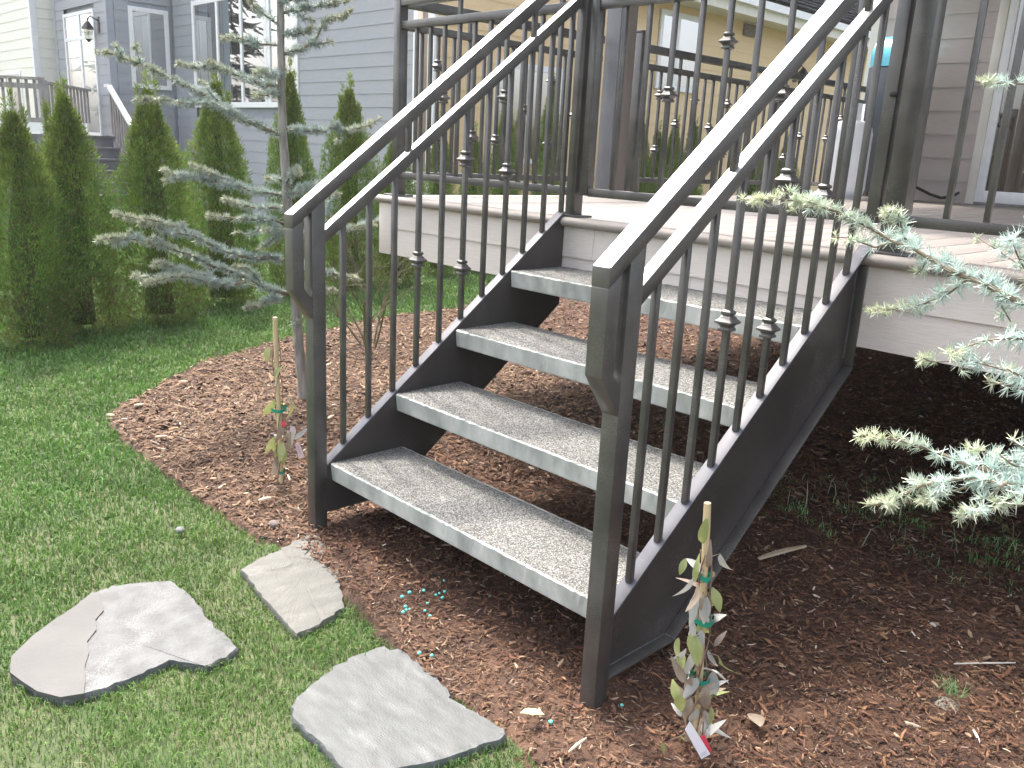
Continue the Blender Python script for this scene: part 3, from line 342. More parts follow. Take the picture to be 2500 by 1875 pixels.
# the smooth skin layer left on one end of the stone, with its broken edge
MB().add(V, [tuple(range(n, 2 * n))] + [(i, (i + 1) % n, (i + 1) % n + n, i + n) for i in range(n)]).build('smooth_skin', PINKST, s1)
CRK = mat('crack_shadow_dirt', (0.07, 0.06, 0.05), rough=1)
def crackline(t, pts, w_, z_):
    V = []; 
    for i, (u, v) in enumerate(pts):
        x, y = hit0(u, v, z_); k = w_ * (0.4 + random.random()) * (0.3 if i in (0, len(pts) - 1) else 1); V += [(x - k * .5, y - k * .5, z_), (x + k * .5, y + k * .5, z_)]
    MB().add(V, [(2 * i, 2 * i + 1, 2 * i + 3, 2 * i + 2) for i in range(len(pts) - 1)]).build('crack', CRK, t)
crackline(s2, [(826, 1387), (820, 1377), (800, 1372), (775, 1368), (745, 1362), (720, 1358), (700, 1355)], .005, .0135)
crackline(s2, [(640, 1388), (660, 1392), (690, 1386), (708, 1380), (718, 1372)], .002, .0135)
def pebble(x, y, r, m, label, cat, z_=0.01, n=9):
    V = []; mb = MB()
    for k, (rr, zz) in enumerate([(1, 0), (1.05, .35), (.8, .7), (.35, .95)]):
        for i in range(n): a = 6.283 * i / n; q = r * rr * (0.85 + 0.3 * random.random()); V.append((x + q * math.cos(a), y + q * math.sin(a) * .8, z_ - .006 + r * zz * .8))
    F = [(k * n + i, k * n + (i + 1) % n, (k + 1) * n + (i + 1) % n, (k + 1) * n + i) for k in range(3) for i in range(n)] + [tuple(range(3 * n, 4 * n))]
    return tag(mb.add(V, F).build('rock', m, smooth=True, loc=(x, y, 0)), label, cat)
RK = mat('garden_rock', (0.12, 0.09, 0.085), (0.18, 0.145, 0.135), rough=.9, scale=50, bump=.5)
pebble(-.129, -.143, .022, RK, 'small brown rock on the mulch beside the left stair post', 'rock')
pebble(-.274, -.412, .018, mat('grey_rock', (0.13, 0.14, 0.13), (0.19, 0.20, 0.19), rough=.9, scale=50, bump=.5), 'small grey rock lying in the grass above the flagstones', 'rock', 0.012)
# ---------------------------------------------------------------- staircase
st = thing('metal_staircase', (W / 2, 0, 0), 'dark bronze steel staircase with four concrete treads leading up to the deck', 'staircase')
def tread(i):
    y0, z0 = i * RUN, Z1 + i * RISE; n = 84; x0, x1 = 0.003, W - 0.003; V = []
    for k in range(n + 1):
        x = x0 + (x1 - x0) * k / n; j = lambda s: random.uniform(-s, s)
        V += [(x, y0 + 0.010, z0 - TT), (x, y0 + 0.007 + j(.0006), z0 - TT + .004), (x, y0 + 0.0008 + j(.0012), z0 - .0045 + j(.0012)), (x, y0 + 0.005 + j(.0018), z0 + j(.001)),
              (x, y0 + TD - .014 + j(.0015), z0 + j(.001)), (x, y0 + TD + j(.001), z0 - .004 + j(.001)), (x, y0 + TD, z0 - TT)]
    m = 7; F = []; T = []
    for k in range(n):
        for q in range(m):
            F.append((k * m + q, k * m + (q + 1) % m, (k + 1) * m + (q + 1) % m, (k + 1) * m + q)); T.append(1 if q == 3 else 0)
    F += [tuple(range(m - 1, -1, -1)), tuple(range(n * m, n * m + m))]; T += [0, 0]
    lc = (W / 2, y0, z0); me = bpy.data.meshes.new('tread'); me.from_pydata([Vector(v) - Vector(lc) for v in V], [], F); me.materials.append(CONC); me.materials.append(AGG)
    me.polygons.foreach_set('material_index', T); me.update(); link('tread', me, st, lc)
for i in range(4): tread(i)
def ribbon(mb, pts, x0, x1, t):     # plate following (y,z) points, thickness t downward-normal
    for (ya, za), (yb, zb) in zip(pts[:-1], pts[1:]):
        d = Vector((yb - ya, zb - za)).normalized(); nn = Vector((-d.y, d.x)) * t
        mb.prism([(ya, za), (yb, zb), (yb - nn.x, zb - nn.y), (ya - nn.x, za - nn.y)], x0, x1, 0)
def stringer(s):
    xi = 0.0 if s < 0 else W; xo = xi + s * 0.007; xf = xi + s * 0.040; YE = YD - 0.003; e = 0.066
    web = [(-0.012, e), (0.26, e), (YE, e + SL * (YE - 0.26)), (YE, zfl(YE) - .008), (-0.012, zfl(-0.012) - .008)]
    a, b = sorted((xi, xo)); w_ = MB().prism(web, a, b, 0).build('stringer', STEELD, st)
    a, b = sorted((xi, xf)); m = MB(); ribbon(m, [(-0.012, zfl(-0.012)), (YE, zfl(YE))], a, b, 0.007); 
    m.build('top_flange', RAILF, w_, bevel=.0015)
    a, b = sorted((xo, xf)); m = MB(); ribbon(m, [(-0.012, e), (0.262, e)], a, b, 0.007); ribbon(m, [(0.262, e), (YE - .001, e + SL * (YE - 0.261))], a, b, 0.007)
    m.build('bottom_flange', STEEL, w_, bevel=.0015)
    MB().box(a, b, YE - 0.007, YE, e + SL * (YE - 0.26), zfl(YE) - .012).build('end_plate', STEEL, w_, bevel=.0015)
    m = MB(); x = xo + s * .002      # weld stitches
    for k in range(62): q = k / 61; m.lathe((x, YE - .009, 0.72 + q * (zfl(YE) - .04 - .72)), [(.0003, -.0028), (.0026, -.001), (.0026, .001), (.0003, .0028)], 5)
    for k in range(46): q = k / 45; m.lathe((x, 0.0 + q * .258, e + .002), [(.0003, -.0028), (.0024, -.001), (.0024, .001), (.0003, .0028)], 5)
    for k in range(8): q = k / 7; m.lathe((xo + s * (.003 + .03 * q), .262, e + .0015), [(.0003, -.0028), (.0024, -.001), (.0024, .001), (.0003, .0028)], 5)
    m.build('weld_bead', WELD, w_)['kind'] = 'stuff'
RAILF = mat('bronze_flange_paint', (0.07, 0.072, 0.085), (0.10, 0.102, 0.118), rough=0.55, metal=0.2, scale=20, coat=0.0, rvar=0.08)
stringer(-1); stringer(1)
# knuckle + baluster prototypes
BS = 0.0165
def knuckle_mesh():
    m = MB(); P = [(BS / 2, .030), (.014, .026), (.014, .020), (.010, .016), (.015, .012), (.0165, .008), (.024, .001), (.024, -.003), (.016, -.008), (.013, -.013), (.0165, -.017), (.0165, -.023), (BS / 2, -.026)][::-1]
    V = []; 
    for r, z_ in P: V += [(-r, -r, z_), (r, -r, z_), (r, r, z_), (-r, r, z_)]
    F = [(i * 4 + k, i * 4 + (k + 1) % 4, (i + 1) * 4 + (k + 1) % 4, (i + 1) * 4 + k) for i in range(len(P) - 1) for k in range(4)]
    return m.add(V, F).mesh('knuckle', STEEL, bevel=0.0008)
KN = knuckle_mesh(); BMESH = {}
def baluster(parent, x, y, z0, z1, kn=(), foot=True):
    h = round(z1 - z0, 3); key = (h, foot)
    if key not in BMESH:
        m = MB().box(-BS / 2, BS / 2, -BS / 2, BS / 2, 0, h); BMESH[key] = m.mesh('baluster', STEEL, bevel=0.0016)
    b = link('baluster', BMESH[key], parent, (x, y, z0))
    return b
def with_knuckles(parent, x, y, zs):
    for z_ in zs: link('knuckle', KN, parent, (x, y, z_))
PATT = {3: 'S', 5: 'D', 7: 'S', 11: 'S', 13: 'D', 15: 'S'}
def topmat(o):      # sun glare painted on the top faces, the sides keep the paint
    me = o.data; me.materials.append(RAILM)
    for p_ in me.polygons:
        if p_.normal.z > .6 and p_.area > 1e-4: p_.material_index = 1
def stair_rail(s):
    xp = (0.0 if s < 0 else W) + s * 0.0205; q = .0245; x0, x1 = xp - q, xp + q
    r = MB().box(x0 + .0007, x1 - .0007, -0.0618, -0.0128, -0.06, 1.118).build('newel_post', STEEL, st, loc=(xp, -.037, 0), bevel=.003)
    # offset front tube: vertical, then angled back into the post
    f = MB(); prof = [(-.130, .838), (-.130, 1.028), (-.090, 1.065), (-.090, .825), (-.0622, .800), (-.0622, .735)]
    f.prism([(-.130, .838), (-.0622, .742), (-.0622, .808), (-.090, .840), (-.090, 1.058), (-.130, 1.030)], x0 + .0006, x1 - .0006, 0)
    f.build('front_tube', STEEL, r, bevel=.0025)
    zt = lambda y: 1.073 + SL * (y + .13); ye = 1.128; tv = .052
    MB().prism([(-.130, zt(-.13)), (ye, zt(ye)), (ye, zt(ye) - tv), (-.130, zt(-.13) - tv + .008)], x0, x1, 0).build('handrail', STEEL, r, bevel=.0028)
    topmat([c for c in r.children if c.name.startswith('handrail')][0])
    z2 = lambda y: 1.032 + SL * y; q2 = .0175
    MB().prism([(-.0126, z2(-.0126)), (ye, z2(ye)), (ye, z2(ye) - .044), (-.0126, z2(-.0126) - .044)], xp - q2, xp + q2, 0).build('lower_handrail', STEEL, r, bevel=.0025)
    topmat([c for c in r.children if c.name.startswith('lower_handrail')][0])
    for i in range(11):
        y = 0.066 + i * 0.1027; z0, z1_ = zfl(y) - .003, z2(y) - .040
        if s > 0 and i == 10: continue
        baluster(r, xp, y, z0, z1_)
        k = PATT.get(i + 0)
        h = z1_ - z0
        if i == 3 or i == 7: with_knuckles(r, xp, y, [z0 + .385])
        if i == 5: with_knuckles(r, xp, y, [z0 + .19, z0 + .577])
    for y in (.325, .89): 
        MB().box(xp - BS / 2, xp + BS / 2, y - BS / 2, y + BS / 2, z2(y) - .012, zt(y) - tv + .012).build('spacer_bar', STEEL, r, bevel=.001)
stair_rail(-1); stair_rail(1)
# ---------------------------------------------------------------- deck
dk = thing('raised_deck', (1, 3, 0), 'raised deck of taupe boards with tan nosing and lap siding skirt', 'deck')
XR, YB = 3.6, 6.44
bw = 0.140; x = XL + 0.004; bme = None; k = 0
while x < XR:
    b = MB().box(0, bw - .005, 0, YB - YD - .145, -.026, 0)
    if bme is None: bme = b.mesh('deck_board', DECKM, bevel=.003)
    link('deck_board', bme, dk, (x, YD + .145, ZD - .001)); x += bw; k += 1
MB().box(XL, XR, YD - .002, YD + .140, ZD - .026, ZD).build('border_board', DECKM, dk, bevel=.003)
prof = [(YD - .002, ZD + .001)] + [(YD - .002 - .024 * math.sin(a), ZD - .018 + .019 * math.cos(a)) for a in [math.pi * i / 10 for i in range(1, 10)]] + [(YD - .002, ZD - .037)]
MB().prism(prof, XL - .02, XR, 0).build('nosing', NOSE, dk, smooth='auto')
prof = [(XL + .002, ZD + .0008)] + [(XL + .002 - .024 * math.sin(a), ZD - .018 + .019 * math.cos(a)) for a in [math.pi * i / 10 for i in range(1, 10)]] + [(XL + .002, ZD - .037)]
MB().prism(prof, YD, YB, 1).build('nosing', NOSE, dk, smooth='auto')
def lap(mb, a, b, y, z0, z1, ax, t0=.004, t1=.012):   # one lap board, lower edge prouder; ax 0 faces -Y, ax 1 faces +X
    if ax == 0: mb.prism([(y, z0), (y - t1, z0), (y - t0, z1), (y, z1)], a, b, 0)
    else: mb.prism([(y, z0), (y, z1), (y + t0, z1), (y + t1, z0)], a, b, 1)
    return mb
def bl(name, a, b, y, z0, z1, ax, m, parent):
    return lap(MB(), a, b, y, z0, z1, ax).build(name, m, parent)
xs = [(XL + .255, .156), (.158, XR)]
bl('fascia_board', XL + .1, .156, YD + .010, .893, 1.012, 0, FASC, dk); bl('fascia_board', .158, XR, YD + .010, .893, 1.012, 0, FASC, dk)
bl('fascia_board', XL + .1, .62, YD + .010, .762, .896, 0, FASC, dk); bl('fascia_board', .622, XR, YD + .010, .762, .896, 0, FASC, dk)
MB().box(XL, XL + .098, YD - .006, YD + .02, .760, 1.012).build('corner_board', FASC, dk, bevel=.002)
MB().box(XL, XL + .02, YD + .021, YB, .762, 1.012).build('side_skirt', FASC, dk)
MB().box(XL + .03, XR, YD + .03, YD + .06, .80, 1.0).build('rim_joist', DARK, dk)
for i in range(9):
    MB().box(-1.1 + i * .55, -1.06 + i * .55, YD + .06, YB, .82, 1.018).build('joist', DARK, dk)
for px, py in ((-1.0, 5), (.4, 5), (1.8, 5), (3.3, 3.4)): MB().box(px, px + .1, py, py + .1, -.05, .82).build('support_post', GWOOD, dk)
# deck railings
def panel(r, a, b, fixed, ax, n, singles, doubles, first=0.0, post_gap=.0):
    zb, z2, zt_ = 1.165, 1.86, 1.97
    def bx(u0, u1, w_, z0, z1, nm, m=STEEL):
        q = w_ / 2; mb = MB(); (mb.box(u0, u1, fixed - q, fixed + q, z0, z1) if ax == 0 else mb.box(fixed - q, fixed + q, u0, u1, z0, z1)); mb.build(nm, m, r, bevel=.002)
    bx(a, b, .032, zb - .032, zb, 'bottom_rail'); bx(a, b, .032, z2 - .035, z2, 'middle_rail'); bx(a, b, .044, zt_ - .044, zt_, 'top_rail')
    st_ = (b - a - first) / (n + (0 if first else 1)); 
    for i in range(n):
        u = a + (first if first else st_) + i * st_; x, y = (u, fixed) if ax == 0 else (fixed, u)
        baluster(r, x, y, zb - .003, z2 - .033)
        if i in singles: with_knuckles(r, x, y, [1.513])
        if i in doubles: with_knuckles(r, x, y, [1.683, 1.343])
        if i % 6 == 3: MB().box(x - BS / 2, x + BS / 2, y - BS / 2, y + BS / 2, z2 - .01, zt_ - .04).build('spacer_bar', STEEL, r)
def dpost(r, x, y, z1=2.05, base=True, s=.049):
    q = s / 2; MB().box(x - q, x + q, y - q, y + q, ZD, z1).build('post', STEEL, r, bevel=.002)
    MB().box(x - q - .004, x + q + .004, y - q - .004, y + q + .004, z1, z1 + .014).build('post_cap', STEEL, r, bevel=.003)
    if base: MB().box(x - .062, x + .062, y - .045, y + .045, ZD, ZD + .008).build('base_plate', STEEL, r, bevel=.002)
YR = 1.155
r1 = thing('deck_railing', (-.6, YR, ZD), 'dark metal deck railing left of the stairs, turning the corner along the deck side', 'railing')
dpost(r1, XL + .075, YR); dpost(r1, -.0205 + .012, YR, 2.3)
panel(r1, XL + .10, -.034, YR, 0, 10, (2, 4 + 2), (4,))
XS = XL + .075
panel(r1, YR + .026, 2.62, XS, 1, 13, (3, 7, 11), (1, 5, 9)); dpost(r1, XS, 2.985, 2.03, True, .062)
panel(r1, 3.017, 4.6, XS, 1, 15, (3, 7, 11), (1, 5, 9, 13)); dpost(r1, XS, 4.625, 2.03); panel(r1, 4.65, 6.38, XS, 1, 15, (3, 7, 11), (1, 5, 9, 13)); dpost(r1, XS, 6.40, 2.03)
r2 = thing('deck_railing', (2.2, YR, ZD), 'dark metal deck railing running right from the wide post at the top of the stairs', 'railing')
dpost(r2, 1.292, YR, 2.4, True, .062); panel(r2, 1.325, 3.5, YR, 0, 19, (5, 9, 13), (3, 7, 11)); dpost(r2, 3.55, YR)
gt = thing('metal_gate', (.06, YR, ZD), 'closed dark metal gate with knuckled bars between the two top stair posts', 'gate')
MB().box(.036, .072, YR - .02, YR + .02, 1.135, 2.0).build('stile', STEEL, gt, bevel=.002); MB().box(1.205, 1.243, YR - .02, YR + .02, 1.135, 2.0).build('stile', STEEL, gt, bevel=.002)
panel(gt, .073, 1.204, YR, 0, 9, (2, 6), (4,))
MB().box(1.225, 1.25, YR - .030, YR - .021, 1.50, 1.515).build('latch', LANT, gt, bevel=.003)
# porch column and roof over the back of the deck
h = thing('house', (1.5, 8, 0), 'taupe lap-sided house wall with a sliding glass door behind the deck', 'house')
c = thing('porch_column', (-1.15, 2.73, ZD), 'wide grey and tan porch column standing on the deck beside the railing', 'column')
MB().box(-1.20, -1.092, 2.655, 2.80, ZD, 3.34).build('shaft', COLM, c, bevel=.003)
MB().box(-1.0915, -1.079, 2.662, 2.793, ZD, 3.34).build('side_board', COLT, c, bevel=.003)
YH = 6.5; ZT = 3.36
zz = ZD - .02; 
while zz < ZT:
    z1_ = min(zz + .193, ZT)
    bl('siding_board', -1.30, -.36, YH, zz, z1_ + .004, 0, OURS, h)
    if zz > 3.0: bl('siding_board', -.355, 1.6, YH, zz, z1_ + .004, 0, OURS, h)
    bl('siding_board', 1.61, 4.2, YH, zz, z1_ + .004, 0, OURS, h); zz += .193
MB().box(-1.40, -1.30, YH - .02, YH + .1, 0, ZT).build('corner_board', CREAMT, h)
MB().box(-1.39, 4.2, YH + .001, YH + .2, 0, ZT).build('wall_core', DARK, h)
d = MB().box(-.355, -.285, YH - .03, YH, ZD, 3.12); d.box(1.53, 1.6, YH - .03, YH, ZD, 3.12); d.box(-.284, 1.529, YH - .03, YH, 3.05, 3.12); d = d.build('door_frame', CREAMT, h, bevel=.002)
d2 = MB().box(-.284, -.215, YH - .022, YH - .002, ZD + .02, 3.049).box(.60, .68, YH - .022, YH - .002, ZD + .02, 3.049).box(-.214, .599, YH - .022, YH - .002, ZD + .02, ZD + .115).box(.681, 1.529, YH - .022, YH - .002, ZD + .02, ZD + .115).build('sliding_door', WHITE, h, bevel=.002)
MB().add([(-.214, YH - .012, ZD + .116), (.599, YH - .012, ZD + .116), (.599, YH - .012, 3.049), (-.214, YH - .012, 3.049)], [(0, 1, 2, 3)]).build('pane', GLASSD, d2)
MB().add([(.681, YH - .012, ZD + .116), (1.529, YH - .012, ZD + .116), (1.529, YH - .012, 3.049), (.681, YH - .012, 3.049)], [(0, 1, 2, 3)]).build('pane', GLASSD, d2)
MB().box(-.2, .5, YH - .004, YH - .001, ZD + .12, 3.04).build('curtain', mat('brown_reflection', (.10, .060, .035), (.20, .13, .08), scale=4, stretch=(16, 1, .5)), h)  # brown panel added behind the glass, imitating its reflection
MB().box(-.284, 1.53, YH - .028, YH, ZD, ZD + .019).build('door_sill', GWOOD, h)
MB().box(-1.45, 4.3, 2.62, 9.5, 3.38, 3.56).build('porch_roof', mat('soffit_taupe', (.30, .27, .25)), h)
MB().box(-1.47, 4.32, 2.58, 2.619, 3.34, 3.60).build('gutter', CREAMT, h)
MB().prism([(2.6, 3.57), (9.5, 3.57), (9.5, 5.2)], -1.5, 4.35, 0).build('roof', SHING, h)
# things on the deck
tk = thing('propane_tank', (-.985, 5.52, ZD), 'tall white propane cylinder with a collar handle, standing on the deck', 'gas tank')
TX, TY = -.985, 5.52
MB().lathe((TX, TY, ZD + .012), [(.02, 0), (.13, .0), (.158, .03), (.168, .07), (.168, .50), (.158, .545), (.13, .585), (.05, .61), (.02, .615)], 28).build('cylinder', TANKM, tk, smooth='auto')
MB().lathe((TX, TY, ZD), [(.10, 0), (.12, 0), (.12, .03), (.10, .03)], 24).build('foot_ring', TANKM, tk, smooth='auto')
m = MB()
for k in range(13):
    if k in (5, 6, 7): continue
    a, b_ = math.pi * (.1 + 1.8 * k / 13), math.pi * (.1 + 1.8 * (k + 1) / 13)
    P = [(TX + q * math.cos(t), TY + q * math.sin(t)) for q, t in ((.080, a), (.080, b_), (.076, b_), (.076, a))]
    m.prism(P, ZD + .58, ZD + .74, 2)
for q in (0,):
    for k in range(13):
        a, b_ = math.pi * (.1 + 1.8 * k / 13), math.pi * (.1 + 1.8 * (k + 1) / 13)
        m.prism([(TX + q2 * math.cos(t), TY + q2 * math.sin(t)) for q2, t in ((.082, a), (.082, b_), (.074, b_), (.074, a))], ZD + .715, ZD + .745, 2)
m.build('collar', TANKM, tk); MB().lathe((TX, TY, ZD + .62), [(.018, 0), (.022, .03), (.03, .035), (.03, .05), (.01, .055)], 12).build('valve', LANT, tk)
gr = thing('barbecue_grill', (-.89, 6.1, ZD), 'slate grey barbecue grill with blue glare painted on its lid beside the white gas tank', 'grill')
GX0, GX1, GY0, GY1 = -1.09, -.80, 5.88, 6.34
MB().box(GX0, GX1, GY0, GY1, ZD + .06, ZD + 1.06).build('cabinet', GRILLM, gr, bevel=.012)
prof = [(GY0, ZD + 1.065)] + [(GY0 + .23 - .23 * math.cos(a), ZD + 1.12 + .20 * math.sin(a)) for a in [math.pi * i / 12 for i in range(13)]] + [(GY1, ZD + 1.065)]
MB().prism(prof, GX0 + .01, GX1 - .01, 0).build('lid', LIDM, gr, smooth='auto')
for gx_, gy_ in ((GX0 + .05, GY0 + .05), (GX1 - .05, GY0 + .05), (GX0 + .05, GY1 - .05), (GX1 - .05, GY1 - .05)): MB().lathe((gx_, gy_, ZD), [(.02, 0), (.028, .01), (.028, .05), (.02, .06)], 10).build('caster', BLACK, gr)
tag(MB().tube([(-.44, 6.3, ZD + .12), (-.62 + .25, 6.3, ZD + .07), (-.36, 6.34, ZD + .035), (-.40 + .1, 6.38, ZD + .02), (-.33 + .08, 6.40, ZD + .05)][::1] and [(-.80, 6.42, ZD + .13), (-.72, 6.40, ZD + .10), (-.62, 6.39, ZD + .06), (-.52, 6.39, ZD + .035), (-.44, 6.40, ZD + .05), (-.39, 6.42, ZD + .09)], .012, 8).build('power_cable', BLACK, smooth=True), 'black cable sagging along the base of the house wall beside the sliding door', 'cable')
# ---------------------------------------------------------------- neighbouring grey house
g = thing('house', (-12, 7, 0), 'blue-grey lap-sided neighbouring house with white windows behind the hedge', 'house')
XB, YA, YC = -14.608, 4.64, 5.796; E = .178
def lapwall(parent, m, a, b, pos, ax, z0, z1, e, holes=(), nm='siding_board'):
    z_ = z0
    while z_ < z1 - .02:
        zz1 = min(z_ + e, z1); segs = [(a, b)]
        for (h0, h1, hz0, hz1) in holes:
            if hz0 < zz1 - .01 and hz1 > z_ + .01:
                ns = []
                for s0, s1 in segs:
                    if h1 <= s0 or h0 >= s1: ns.append((s0, s1))
                    else:
                        if h0 - s0 > .02: ns.append((s0, h0))
                        if s1 - h1 > .02: ns.append((h1, s1))
                segs = ns
        for s0, s1 in segs: lap(MB(), s0, s1, pos, z_, zz1 + .003, ax, .004, .011).build(nm, m, parent)
        z_ += e
def window(parent, ax, pos, u0, u1, z0, z1, fw=.07, mull=(), trans=(), m=WHITE, curt=(), gl=GLASS, back=INT, depth=.03):
    def P(mb, a, b, c, d_, d0, d1):
        (mb.box(a, b, pos - d1, pos - d0, c, d_) if ax == 0 else mb.box(pos + d0, pos + d1, a, b, c, d_))
    f = MB(); P(f, u0 - fw, u0, z0 - fw, z1 + fw, 0, depth); P(f, u1, u1 + fw, z0 - fw, z1 + fw, 0, depth); P(f, u0, u1, z0 - fw, z0, 0, depth); P(f, u0, u1, z1, z1 + fw, 0, depth)
    for q in mull: P(f, q - .035, q + .035, z0, z1, .002, depth - .002)
    ed = [u0] + [q for q in mull] + [u1]
    for i, q in enumerate(trans):
        if q: P(f, ed[i] + (.036 if i else 0), ed[i + 1] - (.036 if i < len(ed) - 2 else 0), q - .03, q + .03, .002, depth - .004)
    fo = f.build('window', m, parent)
    b = MB(); P(b, u0, u1, z0, z1, -.055, -.05); b.build('interior', back, fo)
    for (c0, c1, cz0, cz1, cm) in curt: b = MB(); P(b, c0, c1, cz0, cz1, -.04, -.03); b.build('curtain', cm, fo)
    for i in range(len(ed) - 1):
        a, b_ = ed[i], ed[i + 1]; zs = [(z0, z1)]
        if i < len(trans) and trans[i]: zs = [(z0, trans[i] - .03), (trans[i] + .03, z1)]
        for c_, d_ in zs:
            pp = MB(); q = (depth * .4)
            if ax == 0: pp.add([(a, pos - q, c_), (b_, pos - q, c_), (b_, pos - q, d_), (a, pos - q, d_)], [(0, 1, 2, 3)])
            else: pp.add([(pos + q, a, c_), (pos + q, b_, c_), (pos + q, b_, d_), (pos + q, a, d_)], [(0, 1, 2, 3)])
            pp.build('pane', gl, fo)
    return fo
WC = [(-13.62, -12.72, 1.80, 3.55), (-12.60, -11.86, 1.80, 3.55)]
lapwall(g, GREY, XB + .12, -7.16, YC, 0, .0, 4.3, E, [(-13.66, -10.04, 1.72, 3.62)])
lapwall(g, GREY, YA + .12, YC - .01, XB, 1, .0, 4.3, E, [(5.02, 5.72, 2.08, 3.46)])
lapwall(g, GREY, -17.35, XB - .10, YA, 0, 1.2, 4.6, E, [(-16.86, -15.22, 1.1, 3.42)])
MB().box(XB - .1, XB + .012, YA - .014, YA + .11, 0, 4.6).build('corner_board', TRIMG, g); MB().box(-17.46, -17.35, YA - .014, YA + .05, 0, 4.6).build('corner_board', TRIMG, g)
MB().box(-7.16, -7.06, YC - .02, YC + .05, 0, 4.3).build('corner_board', WHITE, g)
MB().box(-17.4, XB - .02, YA + .06, YA + 2.4, 0, 4.6).box(XB - .02, -7.1, YC + .06, YC + 2.2, 0, 4.3).build('wall_core', TRIMG, g)
window(g, 0, YC, -13.58, -11.06, 1.86, 3.50, .085, (-12.70, -11.84), (2.13, None, None), curt=[(-13.5, -13.15, 1.86, 3.5, CURT), (-12.66, -12.3, 1.86, 3.5, CURT), (-11.7, -11.3, 1.86, 2.4, CURT)])
window(g, 0, YC, -10.88, -10.12, 1.86, 3.50, .085, (), (2.3,), curt=[(-10.9, -10.6, 2.3, 3.5, CURT)])
window(g, 1, XB, 5.08, 5.66, 2.15, 3.40, .075, curt=[(5.12, 5.42, 2.13, 3.2, CURT)])
dr = window(g, 0, YA, -16.80, -15.28, 1.24, 3.36, .06, (-16.0,), (2.95, 2.95), back=mat('door_glare_white', (0.85, 0.85, 0.86)), gl=GLASS)  # white backing paints in the overexposed brightness of the door
lt = MB(); LX, LY = -15.10, YA - .17
lt.lathe((LX, LY, 2.82), [(.012, 0), (.05, .04), (.06, .05)], 6); lt.lathe((LX, LY, 3.04), [(.115, 0), (.105, .02), (.04, .12), (.015, .14), (.008, .19)], 6); lt.box(LX + .06, LX + .14, YA - .03, YA, 2.98, 3.26); lt.tube([(LX + .1, YA - .03, 3.2), (LX + .08, LY + .02, 3.26), (LX, LY, 3.2)], .012, 6); lt = lt.build('wall_lantern', LANT, g)
MB().lathe((LX, LY, 2.87), [(.058, 0), (.088, .17)], 6).build('lantern_glass', glass('lantern_glass', (.9, .9, .85), .3), lt)
sp = thing('garden_steps', (-13.8, 4.2, 0), 'dark grey wooden steps with a pale slatted handrail beside the grey house', 'steps')
for i in range(7):
    z_ = 1.19 - i * .19; x_ = -14.45 + i * .24; MB().box(x_, x_ + .27, 3.45, 4.48, z_ - .04, z_).build('step_tread', STEPM, sp, bevel=.004)
    MB().box(x_ + .215, x_ + .235, 3.47, 4.46, z_ - .19, z_ - .041).build('step_riser', STEPM, sp)
a, b_ = Vector((-14.36, 4.5, 2.06)), Vector((-12.9, 4.5, 1.02)); MB().bar(a, b_, .09, .045).bar(a + Vector((-.12, 0, -.005)), a + Vector((.02, 0, 0)), .09, .05).build('handrail', WHITE, sp)
MB().bar(a - Vector((0, 0, .82)), b_ - Vector((0, 0, .82)), .05, .08).build('bottom_rail', GWOOD, sp)
for i in range(13): q = a.lerp(b_, (i + .5) / 13); MB().box(q.x - .02, q.x + .02, 4.48, 4.52, q.z - .84, q.z - .02).build('baluster', GWOOD, sp)
nd = thing('wooden_deck', (-16, 3.5, 0), 'weathered grey wooden deck with slatted railing in front of the cream house', 'deck')
zt_, zb_ = 2.06, 1.42; p0, p1 = Vector((-16.4, 0.9, 0)), Vector((-13.93, 3.29, 0)); dv = (p1 - p0).normalized()
MB().bar(p0 + Vector((0, 0, zt_)), p1 + Vector((0, 0, zt_)), .13, .04).build('top_rail', GWOOD, nd); MB().bar(p0 + Vector((0, 0, zt_ - .12)), p1 + Vector((0, 0, zt_ - .12)), .04, .08).build('upper_rail', GWOOD, nd)
MB().bar(p0 + Vector((0, 0, zb_ - .03)), p1 + Vector((0, 0, zb_ - .03)), .04, .09).build('lower_rail', GWOOD, nd); MB().bar(p0 + Vector((0, 0, 1.28)), p1 + Vector((0, 0, 1.28)), .06, .16).build('white_skirt', WHITE, nd)
MB().bar(p0 + Vector((0, 0, .6)), p1 + Vector((0, 0, .6)), .03, 1.15).build('dark_skirt', STEPM, nd)
n = int((p1 - p0).length / .135)
for i in range(n): q = p0 + dv * (.135 * i + .05); MB().bar(q + Vector((0, 0, zb_)), q + Vector((0, 0, zt_ - .02)), .04, .04).build('baluster', GWOOD, nd)
MB().bar(p1 + Vector((0, 0, 0)), p1 + Vector((0, 0, zt_ - .021)), .11, .11).build('corner_post', GWOOD, nd)
q = p1 + Vector((.05, .02, 0)); MB().bar(q + Vector((0, 0, 2.0)), q + Vector((-1.7, 1.25, 2.0)), .1, .04).build('top_rail', GWOOD, nd)
for i in range(12): q_ = q + Vector((-1.7, 1.25, 0)) * ((i + .5) / 12); MB().bar(q_ + Vector((0, 0, 1.4)), q_ + Vector((0, 0, 1.99)), .035, .035).build('baluster', GWOOD, nd)
